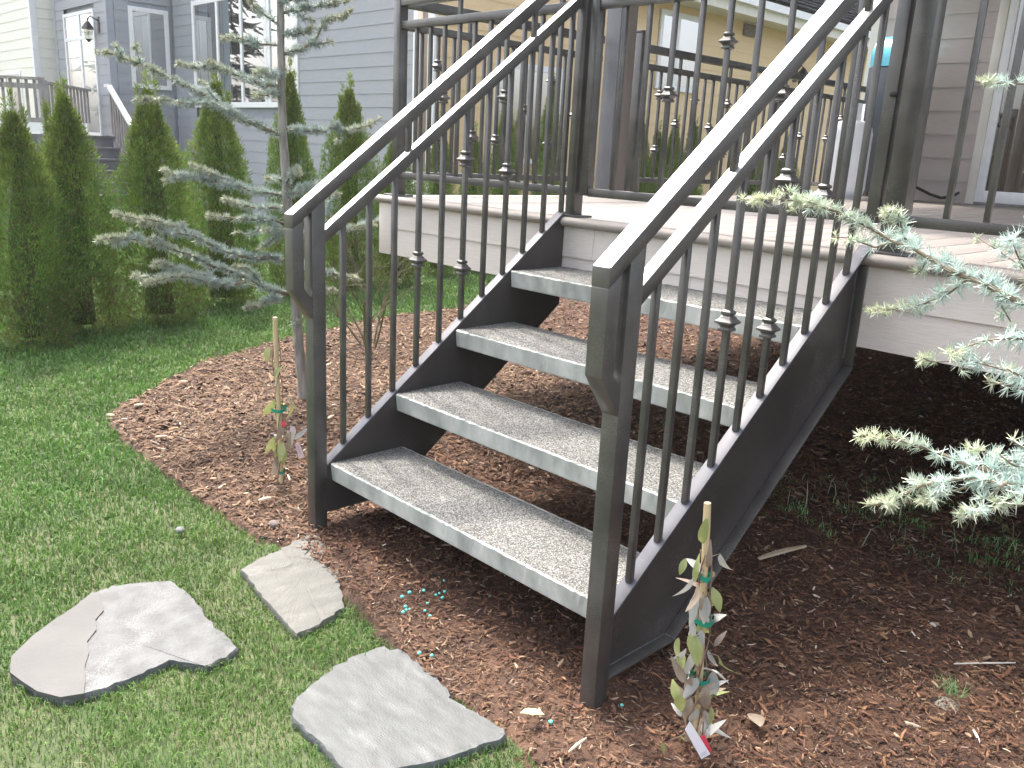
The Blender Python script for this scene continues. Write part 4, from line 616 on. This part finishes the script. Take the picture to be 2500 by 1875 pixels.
# cream house far left
cr = thing('house', (-22, 5, 0), 'cream lap-sided house at the far left behind the wooden deck railing', 'house')
CX, CY = -17.9, 4.34; lapwall(cr, CREAMM, CX - 6, CX - .1, CY, 0, 0, 6.0, .19); lapwall(cr, CREAMM, CY + .1, CY + 3, CX, 1, 0, 6.0, .19)
MB().box(CX - .1, CX + .02, CY - .02, CY + .1, 0, 6).build('corner_board', WHITE, cr); MB().box(CX - 6, CX - .01, CY + .01, CY + 5, 0, 6).build('wall_core', CREAMT, cr)
window(cr, 0, CY, -20.0, -18.95, .8, 2.35, .07)
MB().box(CX + .02, CX + .9, 4.75, 5.0, 4.05, 4.12).build('porch_shelf', WHITE, cr)
# beige house behind, right
be = thing('house', (-6, 12, 0), 'tan lap-sided house with a grey shingle roof seen between the railing bars', 'house')
XN = -5.967; MB().box(XN - .09, XN + .02, 5.15, 5.2, 0, 3.52).build('corner_board', WHITE, be)
lapwall(be, BEIGE, 5.2, 22, XN, 1, 0, 3.52, E, [(9.32, 10.42, 2.3, 3.38)])
MB().box(XN - .16, XN - .01, 5.2, 22, 0, 3.52).build('wall_core', BEIGE, be)
MB().box(XN, XN + .42, 8.4, 22.2, 3.50, 3.53).build('soffit', CREAMT, be); MB().box(XN + .421, XN + .46, 8.4, 22.2, 3.48, 3.72).build('fascia', CREAMT, be)
MB().box(XN + .46, XN + .54, 8.4, 22.2, 3.62, 3.73).build('gutter', WHITE, be)
MB().prism([(XN + .46, 3.74), (XN - 5, 6.6), (XN - 5, 3.75)], 8.5, 22.2, 1).build('roof_deck', DARK, be)
for i in range(16):
    t0 = i * .26; sx_ = 5.46 / 6.165; sz_ = 2.86 / 6.165
    MB().bar((XN + .47 - (t0 + .13) * sx_, 8.48, 3.765 + (t0 + .13) * sz_ + .005 * (i % 2)), (XN + .47 - (t0 + .13) * sx_, 22.2, 3.765 + (t0 + .13) * sz_ + .005 * (i % 2)), .275, .016).build('shingle_course', SHING, be)
bw_ = window(be, 1, XN, 9.42, 10.34, 2.36, 3.32, .07, (9.80,), m=WHITE, back=INT, curt=[(9.42, 9.62, 2.36, 3.32, WHITE)])
v = MB().box(XN, XN + .05, 11.55, 11.87, 3.29, 3.47).build('vent', COLT, be)
for i in range(4): MB().bar((XN + .055, 11.57, 3.31 + i * .04), (XN + .055, 11.85, 3.31 + i * .04), .02, .012).build('louvre', COLT, v)
lt = MB().lathe((XN + .16, 13.38, 2.62), [(.01, 0), (.06, .04), (.09, .22), (.11, .23), (.02, .34)], 6).box(XN, XN + .03, 13.32, 13.44, 2.72, 2.95).tube([(XN + .03, 13.38, 2.9), (XN + .12, 13.38, 3.0), (XN + .16, 13.38, 2.95)], .012, 6).build('wall_lantern', LANT, be)
window(be, 1, XN, 6.2, 7.3, 1.2, 2.3, .07, (6.75,), back=mat('pale_blind', (.6, .58, .52)))
# ---------------------------------------------------------------- arborvitae
def thuja_mesh(seed, h, w):
    r = np.random.default_rng(seed); ns = 8600; z = h * r.uniform(0.0, 1.0, ns) ** 0.9; lobes = r.uniform(0, 6.28, 4)
    def rad(z, a):
        q = z / h; b = np.where(q < .25, 1.12, 1.12 * (1.0 - (np.clip(q - .25, 0, 1) / .75) ** 1.8)) ; return w / 2 * np.clip(b, .03, 1) * (1 + .18 * np.sin(a * 3 + lobes[0] + 4 * q) + .15 * np.sin(a * 5 + lobes[1] - 7 * q) + .08 * np.sin(14 * q + a + lobes[2]))
    a = r.uniform(0, 6.283, ns); R_ = rad(z, a) * (0.40 + .64 * r.random(ns) ** .62)
    # leader tips sticking up
    k = int(ns * .035); ld = r.integers(0, 5, k); z[:k] = h * (.86 + r.random(k) * np.array([.24, .17, .12, .2, .08])[ld]); R_[:k] = np.array([.0, .05, .08, .035, .07])[ld] + r.random(k) * .008; a[:k] = ld * 1.3
    c = np.c_[R_ * np.cos(a), R_ * np.sin(a), z]; out = np.c_[np.cos(a), np.sin(a), np.zeros(ns)]
    nb = 5; V = []; F = []; Cc = []
    tone = 0.5 + 0.5 * np.sin(a * 2 + z * 3 + lobes[3]) * np.sin(z * 5 + a); top = np.clip((z / h - .55) / .4, 0, 1)
    g1 = np.array((0.085, 0.185, 0.026)); g2 = np.array((0.170, 0.275, 0.045)); br = np.array((0.15, 0.12, 0.05)); yl = np.array((0.17, 0.20, 0.05))
    for j in range(nb):
        up = r.uniform(.5, 1.1, ns); dr = out * r.uniform(.1, .75, ns)[:, None] + np.c_[r.normal(0, .28, ns), r.normal(0, .28, ns), up]; dr /= np.linalg.norm(dr, axis=1)[:, None]
        L_ = r.uniform(.016, .038, ns)[:, None]; sd = np.cross(dr, r.normal(0, 1, (ns, 3))); sd /= np.linalg.norm(sd, axis=1)[:, None] + 1e-9; sd *= r.uniform(.0018, .0040, ns)[:, None]
        o = c + r.normal(0, .010, (ns, 3)); V.append(np.stack([o, o + dr * L_ * .55 + sd, o + dr * L_, o + dr * L_ * .55 - sd], 1)); 
        m_ = np.clip(tone + r.normal(0, .3, ns), 0, 1)[:, None]; col = g1 * (1 - m_) + g2 * m_; s = r.random(ns) < (.13 + .25 * (z / h < .25)); col[s] = br; col = col * (1 - .5 * top[:, None]) + yl * .5 * top[:, None]; Cc.append(np.repeat((col * r.uniform(.7, 1.35, (ns, 1)))[:, None], 4, 1))
    V = np.concatenate(V).reshape(-1, 3); Cc = np.concatenate(Cc).reshape(-1, 3); V[:, 2] = np.maximum(V[:, 2], 0.0); n = len(V) // 4
    f = npmesh('foliage', V, np.arange(n * 4).reshape(-1, 4), THUJA, col=Cc)
    pr = [(max(.01, float(rad(np.array([q * h]), np.array([0.]))[0]) * .34), q * h) for q in (0.04, .15, .3, .5, .7, .85, .95)]
    return f, MB().lathe((0, 0, 0), pr, 10).mesh('inner_twigs', THCORE, smooth=True), h, w
TM = [thuja_mesh(1, 1.5, .5), thuja_mesh(2, 1.6, .48), thuja_mesh(3, 1.5, .52)]
TL = ['first arborvitae from the left, cut by the photo edge below the wooden railing', 'broad brownish arborvitae in front of the grey house door', 'full green arborvitae just right of the grey steps', 'slim arborvitae below the left side of the big grey house windows', 'narrow arborvitae directly behind the cedar trunk', 'arborvitae left of the upper left handrail, against plain grey siding', 'arborvitae just left of the deck corner post', 'small arborvitae just right of the deck corner post, seen through the front railing', 'shortest arborvitae behind the left deck railing, low against the tan house', 'arborvitae behind the railing midway between corner post and left top stair post', 'tall arborvitae just left of the left top stair post', 'arborvitae just right of the capped railing post beside the porch column', 'low arborvitae second from the porch column, seen through the gate', 'arborvitae below the white window of the tan house, seen through the gate', 'arborvitae right of the tan house window, behind the gate bars', 'arborvitae behind the right handrail, second nearest the gas tank', 'arborvitae just left of the white gas tank']
for i, (x, y, h_, w_) in enumerate(HEDGE):
    f, c_, H_, W_ = TM[i % 3]; lab = TL[i]
    t = thing('arborvitae', (x, y, 0), lab, 'shrub', 'arborvitae hedge row' if i < 7 else 'arborvitae behind the deck railing')
    for nm, me in (('foliage', f), ('inner_twigs', c_)):
        o = link(nm, me, t, (x, y, 0)); o.scale = (w_ / W_ * .96, w_ / W_ * .96, h_ / H_ * .99); o.rotation_euler = (0, 0, i * 1.7)
for i, (x, y) in enumerate([(-3.45, .05), (-3.62, .52), (-3.85, 1.12)]):   # lower shoots that close the hedge at its foot
    pass
def fir(x, y, h, w, lab, seed):
    r = np.random.default_rng(seed); n = 5200; z = h * (.12 + .88 * r.random(n) ** .8); lay = np.floor(z / .75) * .75 + .2 * r.random(n); z = np.where(r.random(n) < .8, lay, z); z = np.clip(z, 1, h); a = r.integers(0, 9, n) * .698 + r.normal(0, .16, n) + z; R_ = w * (1 - z / h) ** .8 * r.random(n) ** .6 * (.75 + .25 * np.sin(a * 3 + z * 2))
    c = np.c_[x + R_ * np.cos(a), y + R_ * np.sin(a), z - R_ * .28]; d = np.c_[np.cos(a), np.sin(a), np.full(n, -.35)] + r.normal(0, .35, (n, 3)); d /= np.linalg.norm(d, axis=1)[:, None]; s = np.cross(d, (0, 0, 1.)); L_ = r.uniform(.25, .6, n)[:, None]
    V = np.stack([c - s * .10, c + d * L_ - s * .02, c + d * L_ + s * .02, c + s * .10 - np.array((0, 0, .08))], 1).reshape(-1, 3)
    t = thing('fir_tree', (x, y, 0), lab, 'tree'); MB().tube([(x, y, -.1), (x + .1, y, h * .5), (x, y, h)], [.28, .16, .02], 10).build('trunk', BARK, t, smooth=True)
    link('crown', npmesh('crown', V, np.arange(4 * n).reshape(-1, 4), THUJA, loc=(x, y, 0), col=np.tile((.028, .045, .026), (4 * n, 1))), t, (x, y, 0))
fir(-27.5, -1.2, 15, 2.6, 'tall dark fir reflected in the left panes of the grey house window', 1)
fir(-23.5, -6.0, 11, 2.4, 'shorter fir reflected in the middle pane of the grey house window', 2)
# ---------------------------------------------------------------- cedars
def needles(path, k, r, length=.024, step=.0085, fat=.0011, side=True, tipcol=(0.46, 0.47, 0.32), dens=1.0):
    P = np.array(path, float); seg = np.linalg.norm(np.diff(P, axis=0), axis=1); T = np.concatenate([[0], np.cumsum(seg)]); tot = T[-1]
    def at(s): return np.stack([np.interp(s, T, P[:, j]) for j in range(3)], 1)
    cl = []; n = max(2, int(tot / step * k * dens)); s = r.uniform(0.0, 1, n) * tot; s = np.sort(s); c = at(s); d = at(np.minimum(s + .01, tot)) - at(np.maximum(s - .01, 0)); d /= np.linalg.norm(d, axis=1)[:, None] + 1e-9
    u = s / tot; cl.append((c, d, u))
    tw = []
    if side:
        ns = int(tot / .045)
        for i in range(ns):
            s0 = tot * (i + r.random()) / ns
            if s0 < .03: continue
            c0 = at(np.array([s0]))[0]; d0 = (at(np.array([min(s0 + .02, tot)])) - at(np.array([max(s0 - .02, 0)])))[0]; d0 /= np.linalg.norm(d0) + 1e-9
            sd = np.cross(d0, (0, 0, 1)); sd /= np.linalg.norm(sd) + 1e-9; sg = 1 if r.random() < .5 else -1; l = r.uniform(.02, .065) * (1.15 - .8 * s0 / tot)
            v = sd * sg * r.uniform(.5, 1) + d0 * .7 + np.array((0, 0, r.uniform(-.15, .35))); v /= np.linalg.norm(v); e0 = c0 + v * l; tw.append((c0, e0)); m = max(2, int(l / step * 1.2)); q = r.random(m)[:, None]
            cl.append((c0 + (e0 - c0) * q, np.repeat(v[None], m, 0), np.full(m, s0 / tot)))
    c = np.concatenate([a[0] for a in cl]); d = np.concatenate([a[1] for a in cl]); u = np.concatenate([a[2] for a in cl]); m = len(c); nn = 15
    rd = r.normal(0, 1, (m, 3)); ax = rd - (rd * d).sum(1)[:, None] * d * .8; ax += d * .35; ax[:, 2] += .25; ax /= np.linalg.norm(ax, axis=1)[:, None]
    c2 = c + ax * .004; V = []; CC = []
    base = np.array((0.33, 0.40, 0.375)); b2 = np.array((0.46, 0.53, 0.49)); tip = np.array(tipcol)
    for j in range(nn):
        v = ax * r.uniform(.3, 1.2, m)[:, None] + r.normal(0, .55, (m, 3)); v /= np.linalg.norm(v, axis=1)[:, None]; L_ = length * r.uniform(.6, 1.1, m)[:, None] * (1.05 - .35 * u[:, None])
        s1 = np.cross(v, r.normal(0, 1, (m, 3))); s1 /= np.linalg.norm(s1, axis=1)[:, None] + 1e-9; s2 = np.cross(v, s1); f_ = fat; e = c2 + v * L_ + s2 * L_ * .08
        V.append(np.stack([c2 + s1 * f_ * .7, c2 - s1 * f_ * .5 + s2 * f_ * .8, c2 - s1 * f_ * .5 - s2 * f_ * .8, e + s1 * f_ * .35, e - s1 * f_ * .35], 1))
        t = np.clip((u - .42) / .45 + r.normal(0, .15, m), 0, 1)[:, None]; q = r.random((m, 1)); col = (base * (1 - q) + b2 * q) * (1 - t * .75) + tip * t * .75; CC.append(np.repeat(col[:, None], 5, 1))
    V = np.concatenate(V).reshape(-1, 3); CC = np.concatenate(CC).reshape(-1, 3); i = np.arange(len(V) // 5)[:, None] * 5
    F = np.concatenate([i + np.array([[0, 1, 4, 3]]), i + np.array([[1, 2, 4, 4]])[:, :4], i + np.array([[2, 0, 3, 4]])]); F = F[F[:, 2] != F[:, 3]]
    return V, F, CC, tw
def cedar(name, loc, label, trunk, tr, branches, length, step, fat, seed, dens=1.0, pale=1.0):
    t = thing(name, loc, label, 'tree'); r = np.random.default_rng(seed); wob = random.Random(seed)
    if trunk:
        pts = []
        for a, b_ in zip(trunk[:-1], trunk[1:]):
            for q in range(6): pts.append(Vector(a).lerp(Vector(b_), q / 6) + Vector((wob.uniform(-1, 1), wob.uniform(-1, 1), 0)) * .0018)
        n = len(pts); MB().tube(pts, [tr[0] + (tr[1] - tr[0]) * i / n + (0.012 * max(0, 1 - i / 4)) + .001 * math.sin(i * 1.3) for i in range(n)], 14).build('trunk', BARK, t, smooth=True)
    for (p, rr, k) in branches:
        Pp = [Vector(q) for q in p]; fine = []
        for a, b_ in zip(Pp[:-1], Pp[1:]):
            m = max(1, int((b_ - a).length / .03))
            for q in range(m): fine.append(a.lerp(b_, q / m) + Vector((wob.uniform(-1, 1), wob.uniform(-1, 1), wob.uniform(-1, 1))) * .0022)
        fine.append(Pp[-1]); n = len(fine); mb = MB().tube(fine, [max(.0009, rr * (1 - .85 * i / n)) for i in range(n)], 6)
        V, F, CC, tw = needles(p, k, r, length, step, fat, side=(len(p) > 3), dens=dens)
        for c0, e0 in tw: mb.tube([c0, e0], [.0015, .0007], 4, False)
        bo = mb.build('branch', TWIG, t, smooth=True); link('needles', npmesh('needles', V, F, NEED, loc=WL[t.name], col=CC * pale), bo, WL[t.name])
    return t
cedar('cedar_tree', TRUNK[0], 'young blue cedar with a slim grey trunk growing in the mulch behind the left handrail', TRUNK, (.028, .013), BR, .032, .0060, .0016, 5, 1.0, 1.22)
cedar('cedar_tree', (2.9, 0.9, 0), 'blue cedar reaching in from the right edge with branches coloured pale to imitate flash light', [(2.75, .95, -.03), (2.74, .93, .8), (2.75, .9, 1.6), (2.76, .92, 2.5)], (.035, .015), RB, .026, .0066, .0012, 9, .95, 1.85)  # needle colour brightened to imitate camera flash
# ---------------------------------------------------------------- bare shrubs
def shrub(x, y, h, label, seed, m, spread=.5, n0=7):
    r = random.Random(seed); mb = MB()
    def grow(p, d, l, rad, lv):
        pts = [p]; q = p
        for i in range(4): d = (d + Vector((r.gauss(0, .13), r.gauss(0, .13), r.gauss(.03, .08)))).normalized(); q = q + d * l / 4; pts.append(q)
        mb.tube(pts, [rad, rad * .9, rad * .8, rad * .68, rad * .5], 5 if lv < 2 else 3, False)
        if lv < 4:
            for k in range(r.choice((2, 3, 3))):
                a = pts[r.choice((2, 3, 4))]; dd = (d + Vector((r.gauss(0, .55), r.gauss(0, .55), r.gauss(.15, .3)))).normalized(); grow(a, dd, l * r.uniform(.55, .8), rad * .55, lv + 1)
    for k in range(n0):
        a = 6.283 * k / n0 + r.random(); grow(Vector((x + .03 * math.cos(a), y + .03 * math.sin(a), -.02)), Vector((math.cos(a) * spread, math.sin(a) * spread, 1)).normalized(), h * .42, .0075, 0)
    return tag(mb.build('bare_shrub', m, loc=(x, y, 0)), label, 'shrub')
OLIVE = mat('olive_twigs', (0.10, 0.10, 0.055), (0.20, 0.19, 0.11), rough=.9, scale=20)
REDT = mat('red_brown_twigs', (0.10, 0.055, 0.04), (0.17, 0.10, 0.075), rough=.9, scale=20)
shrub(-2.2, 1.69, .95, 'leafless olive-twigged shrub in the mulch seen through the left stair bars', 3, OLIVE)
shrub(-1.75, 2.5, .5, 'low leafless red-brown shrub beside the deck corner', 8, REDT, .8, 5)
# ---------------------------------------------------------------- staked vines
def leafmesh(m, w_=.42, curl=.25, seed=0):
    r = random.Random(seed); V = []; n = 6; F = []
    for i in range(n + 1):
        t = i / n; ww = w_ * math.sin(math.pi * min(1, t * .96 + .02)) ** .8 * .5 * (1 - .25 * t); y = t; zc = -curl * t * t + r.uniform(-.02, .02)
        V += [(-ww, y, zc + ww * .35), (0, y, zc), (ww, y, zc + ww * .35 + r.uniform(-.03, .03))]
    for i in range(n): F += [(3 * i, 3 * i + 1, 3 * i + 4, 3 * i + 3), (3 * i + 1, 3 * i + 2, 3 * i + 5, 3 * i + 4)]
    return MB().add(V, F).mesh('leaf', m, smooth=True)
LM = [[leafmesh(m, (.50, .42, .34)[s], .25 + .3 * s + .15 * (j > 0), s + 10 * j) for s in range(3)] for j, m in enumerate((LEAFG, LEAFD, LEAFS))]
def vine(base, top, leaves, ties, label, rs, sz, seed):
    r = random.Random(seed); t = thing('staked_vine', base, label, 'potted vine'); t['category'] = 'vine'
    b, e = Vector(base), Vector(top); pts = [b.lerp(e, i / 12) for i in range(13)]; rad = [rs * (1.12 if i in (5, 11) else 1) for i in range(13)]
    MB().tube(pts, rad, 12).build('stake', BAMBOO, t, smooth='auto')
    for k in range(3):
        pp = []
        for i in range(22):
            q = i / 21 * (.82 if k else .9); c_ = b.lerp(e, q); a = q * 9 + k * 2.1; pp.append(c_ + Vector((math.cos(a), math.sin(a), 0)) * (rs * 1.3 + .008 * math.sin(q * 7 + k) ** 2))
        MB().tube(pp, .0016, 5).build('vine_stem', VSTEM, t, smooth=True)
    ax = (e - b)
    for (p, k) in leaves:
        p = Vector(p); me = r.choice(LM[k]); o = link('leaf', me, t, p); s = sz * r.uniform(.6, 1.2); o.scale = (s, s, s)
        q = min(1, max(0, (p - b).dot(ax) / ax.length_squared)); c_ = b + ax * q; out = (p - c_); out.z = 0
        if out.length < .004: out = Vector((r.uniform(-1, 1), r.uniform(-1, 1), 0))
        out.normalize(); d = (out * r.uniform(.15, .7) + Vector((0, 0, -1 if r.random() < .8 else .7)) + Vector((r.gauss(0, .2), r.gauss(0, .2), 0))).normalized()
        view = (Vector(CAM[0]) - p).normalized(); nrm = (view + Vector((r.gauss(0, .5), r.gauss(0, .5), r.gauss(.2, .4)))).normalized(); x_ = d.cross(nrm).normalized(); z_ = x_.cross(d)
        o.rotation_euler = Matrix((x_, d, z_)).transposed().to_euler(); o.location -= d * s * .5
        if r.random() < .55: pp = p - d * s * .5; MB().tube([c_ + Vector((0, 0, .01)), (c_ + pp) / 2 + Vector((0, 0, .006)), pp], .0009, 4).build('leaf_stalk', VSTEM, t)
    for (p, rr) in ties:
        p = Vector(p); m = MB(); n = 20; q = min(1, max(0, (p - b).dot(ax) / ax.length_squared)); c_ = b + ax * q
        for i in range(n):
            a0, a1 = 6.283 * i / n, 6.283 * (i + 1) / n; f = lambda a, z_: (c_.x + rr * math.cos(a), c_.y + rr * .8 * math.sin(a), c_.z + z_ + .003 * math.sin(2 * a)); m.add([f(a0, -.006), f(a1, -.006), f(a1, .006), f(a0, .006)], [(0, 1, 2, 3)])
        m.build('tie', TIE, t)
    return t
_b, _e = Vector(RSTAKE[0]), Vector(RSTAKE[1])
for _i in range(22):
    _q = random.uniform(.08, .72); _a = random.uniform(0, 6.28); _p = _b.lerp(_e, _q); RLEAF.append(([_p.x + .03 * math.cos(_a), _p.y + .03 * math.sin(_a), _p.z], random.choice((1, 2, 2))))
vR = vine(RSTAKE[0], RSTAKE[1], RLEAF, [(RTIES[0], .014), (RTIES[1], .026), (RTIES[2], .024)], 'withered leafy vine tied with green tape to a bamboo stake beside the right stringer', .0074, .054, 2)
vL = vine(LSTAKE[0], LSTAKE[1], LLEAF, [(LTIES[0], .034), (LTIES[1], .014)], 'withered vine on a bamboo stake in the mulch left of the left stair post', .0085, .072, 4)
def card(p, th, m, nm, parent):
    P = [Vector(q) for q in p]; n = (P[1] - P[0]).cross(P[3] - P[0]).normalized() * th; V = P + [q + n for q in P]
    return MB().add(V, [(0, 1, 2, 3), (7, 6, 5, 4), (0, 4, 5, 1), (1, 5, 6, 2), (2, 6, 7, 3), (3, 7, 4, 0)]).build(nm, m, parent)
def ink(p, rows, m, parent, off):
    P = [Vector(q) for q in p]; mb = MB(); n = (P[1] - P[0]).cross(P[3] - P[0]).normalized(); n = n if n.dot(Vector(CAM[0]) - P[0]) > 0 else -n
    for a, b_, c_, d_ in rows:
        f = lambda s, t: P[0].lerp(P[1], s).lerp(P[3].lerp(P[2], s), t) + n * off; mb.add([f(a, c_), f(b_, c_), f(b_, d_), f(a, d_)], [(0, 1, 2, 3)])
    mb.build('print', m, parent)
tg = card(RTAG2, .0006, TAGR, 'tag', vR); tg = card(RTAG, .0006, TAGW, 'tag', vR); ink(RTAG, [(.15 + .1 * i, .2 + .1 * i, .90, .905 + .03 * (i % 2)) for i in range(7)] + [(.2, .8, .86, .868)], INK, tg, .0015)
tg = card(LTAG, .0006, TAGP, 'tag', vL); ink(LTAG, [(.45, .6, .2 + .12 * i, .25 + .12 * i) for i in range(5)], INK, tg, .0015); card(LTAG2, .0006, TAGR, 'tag', vL); card(LTAG3, .0006, TAGP, 'tag', vL)
# ---------------------------------------------------------------- small things on the mulch
for i, (x, y) in enumerate(PEL):
    r_ = .0042 + .002 * ((i * 7) % 5) / 4; z0 = float(relief(np.array([x]), np.array([y]))[0]) * .9 + .014
    tag(MB().lathe((x, y, z0), [(r_ * .3, -r_ * .8), (r_, -r_ * .3), (r_, r_ * .3), (r_ * .4, r_ * .8)], 8).build('fertiliser_pellet', PELL, smooth=True, loc=(x, y, z0)), 'turquoise fertiliser pellet lying on the bark mulch before the stairs', 'pellet', 'turquoise pellets scattered on the mulch')
o = link('fallen_leaf', leafmesh(mat('pale_green_leaf', (.36, .44, .16), (.44, .50, .22), rough=.5, scale=30), .62, .08, 5), None, (1.184, -.235, .030)); o.scale = (.056,) * 3; o.rotation_euler = (.05, -.1, math.radians(-42)); tag(o, 'pale yellow-green oval leaf fallen on the mulch beside the right stair post', 'leaf')
o = link('fallen_leaf', leafmesh(LEAFD, .8, .3, 6), None, (1.58, .16, .03)); o.scale = (.055,) * 3; o.rotation_euler = (.2, .1, 1.0); tag(o, 'curled dry brown leaf lying on the mulch right of the near bamboo stake', 'leaf')
def sliver(p, q, w_, h_, m, nm, label, cat):
    a, b_ = Vector(p), Vector(q); mb = MB(); n = 8; d = (b_ - a); s = Vector((-d.y, d.x, 0)).normalized(); V = []
    for i in range(n + 1):
        t = i / n; c_ = a.lerp(b_, t) + s * .006 * math.sin(t * 3.1) * (w_ / .02); k = w_ / 2 * math.sin(math.pi * (t * .86 + .1)) ** .6; V += [c_ - s * k, c_ + s * k, c_ + s * k * .7 + Vector((0, 0, h_)), c_ - s * k * .7 + Vector((0, 0, h_))]
    F = [(i * 4 + j, i * 4 + (j + 1) % 4, i * 4 + 4 + (j + 1) % 4, i * 4 + 4 + j) for i in range(n) for j in range(4)] + [(3, 2, 1, 0), (n * 4, n * 4 + 1, n * 4 + 2, n * 4 + 3)]
    return tag(mb.add(V, F).build(nm, m, loc=p), label, cat)
PALE = mat('pale_split_wood', (.40, .30, .20), (.52, .41, .29), rough=.8, scale=20, stretch=(1, 1, 1), bump=.3)
sliver((1.104, .954, .022), (1.158, 1.174, .022), .024, .006, PALE, 'wood_splinter', 'long pale splinter of wood lying on the dark mulch beside the right stringer', 'wood piece')
sliver((1.778, .813, .024), (1.887, .953, .024), .0035, .003, mat('bleached_stick', (.62, .58, .50), rough=.7), 'stick', 'thin straight whitish stick lying on the mulch at the right', 'stick')
sliver((1.343, -.24, .02), (1.358, -.20, .045), .009, .004, PALE, 'wood_chip', 'pale wood chip leaning at the foot of the right stair post', 'wood chip')
SHR = mat('white_scrap', (.62, .62, .60), rough=.7)
sliver((1.645, .985, .024), (1.672, .962, .03), .008, .004, SHR, 'paper_scrap', 'tiny white scrap on the mulch above the thin stick', 'scrap'); sliver((1.915, .553, .024), (1.943, .510, .026), .006, .003, SHR, 'paper_scrap', 'curled white scrap on the mulch below the grass tuft', 'scrap')
for (x, y, a, l, lb) in [(-1.63, -.17, .3, .05, 'pale wood chip at the leftmost tip of the mulch bed'), (-1.70, -.02, 1.2, .045, 'pale wood chip just above the leftmost tip of the mulch bed'), (-2.0, .33, .6, .05, 'pale wood chip on the upper left curve of the mulch edge'), (-.312, -.104, 1.3, .045, 'upright pale wood chip left of the left stair post foot'), (-1.2, -.12, .9, .05, 'pale wood chip on the lower left edge of the mulch bed'), (-1.0, .62, 2.0, .05, 'pale wood chip between the bamboo stake and the cedar trunk')]:
    sliver((x, y, .022), (x + l * math.cos(a), y + l * math.sin(a), .026), .02, .005, PALE, 'wood_chip', lb, 'wood chip')['group'] = 'pale wood chips on the mulch edge'

# ---------------------------------------------------------------- haze volume added to imitate veiling lens glare
hm = bpy.data.materials.new('haze'); hm.use_nodes = True; ht = hm.node_tree; ht.nodes.remove(ht.nodes['Principled BSDF']); hv = ht.nodes.new('ShaderNodeVolumePrincipled')
hv.inputs['Density'].default_value = 0.0013; hv.inputs['Color'].default_value = (.94, .96, 1, 1); hv.inputs['Anisotropy'].default_value = 0.3; ht.links.new(hv.outputs[0], ht.nodes['Material Output'].inputs['Volume'])
tag(MB().box(-46, 26, -31, 41, -1.1, 15.6).build('haze', hm), 'thin haze volume added to imitate lens glare over the garden', None, None, 'stuff')
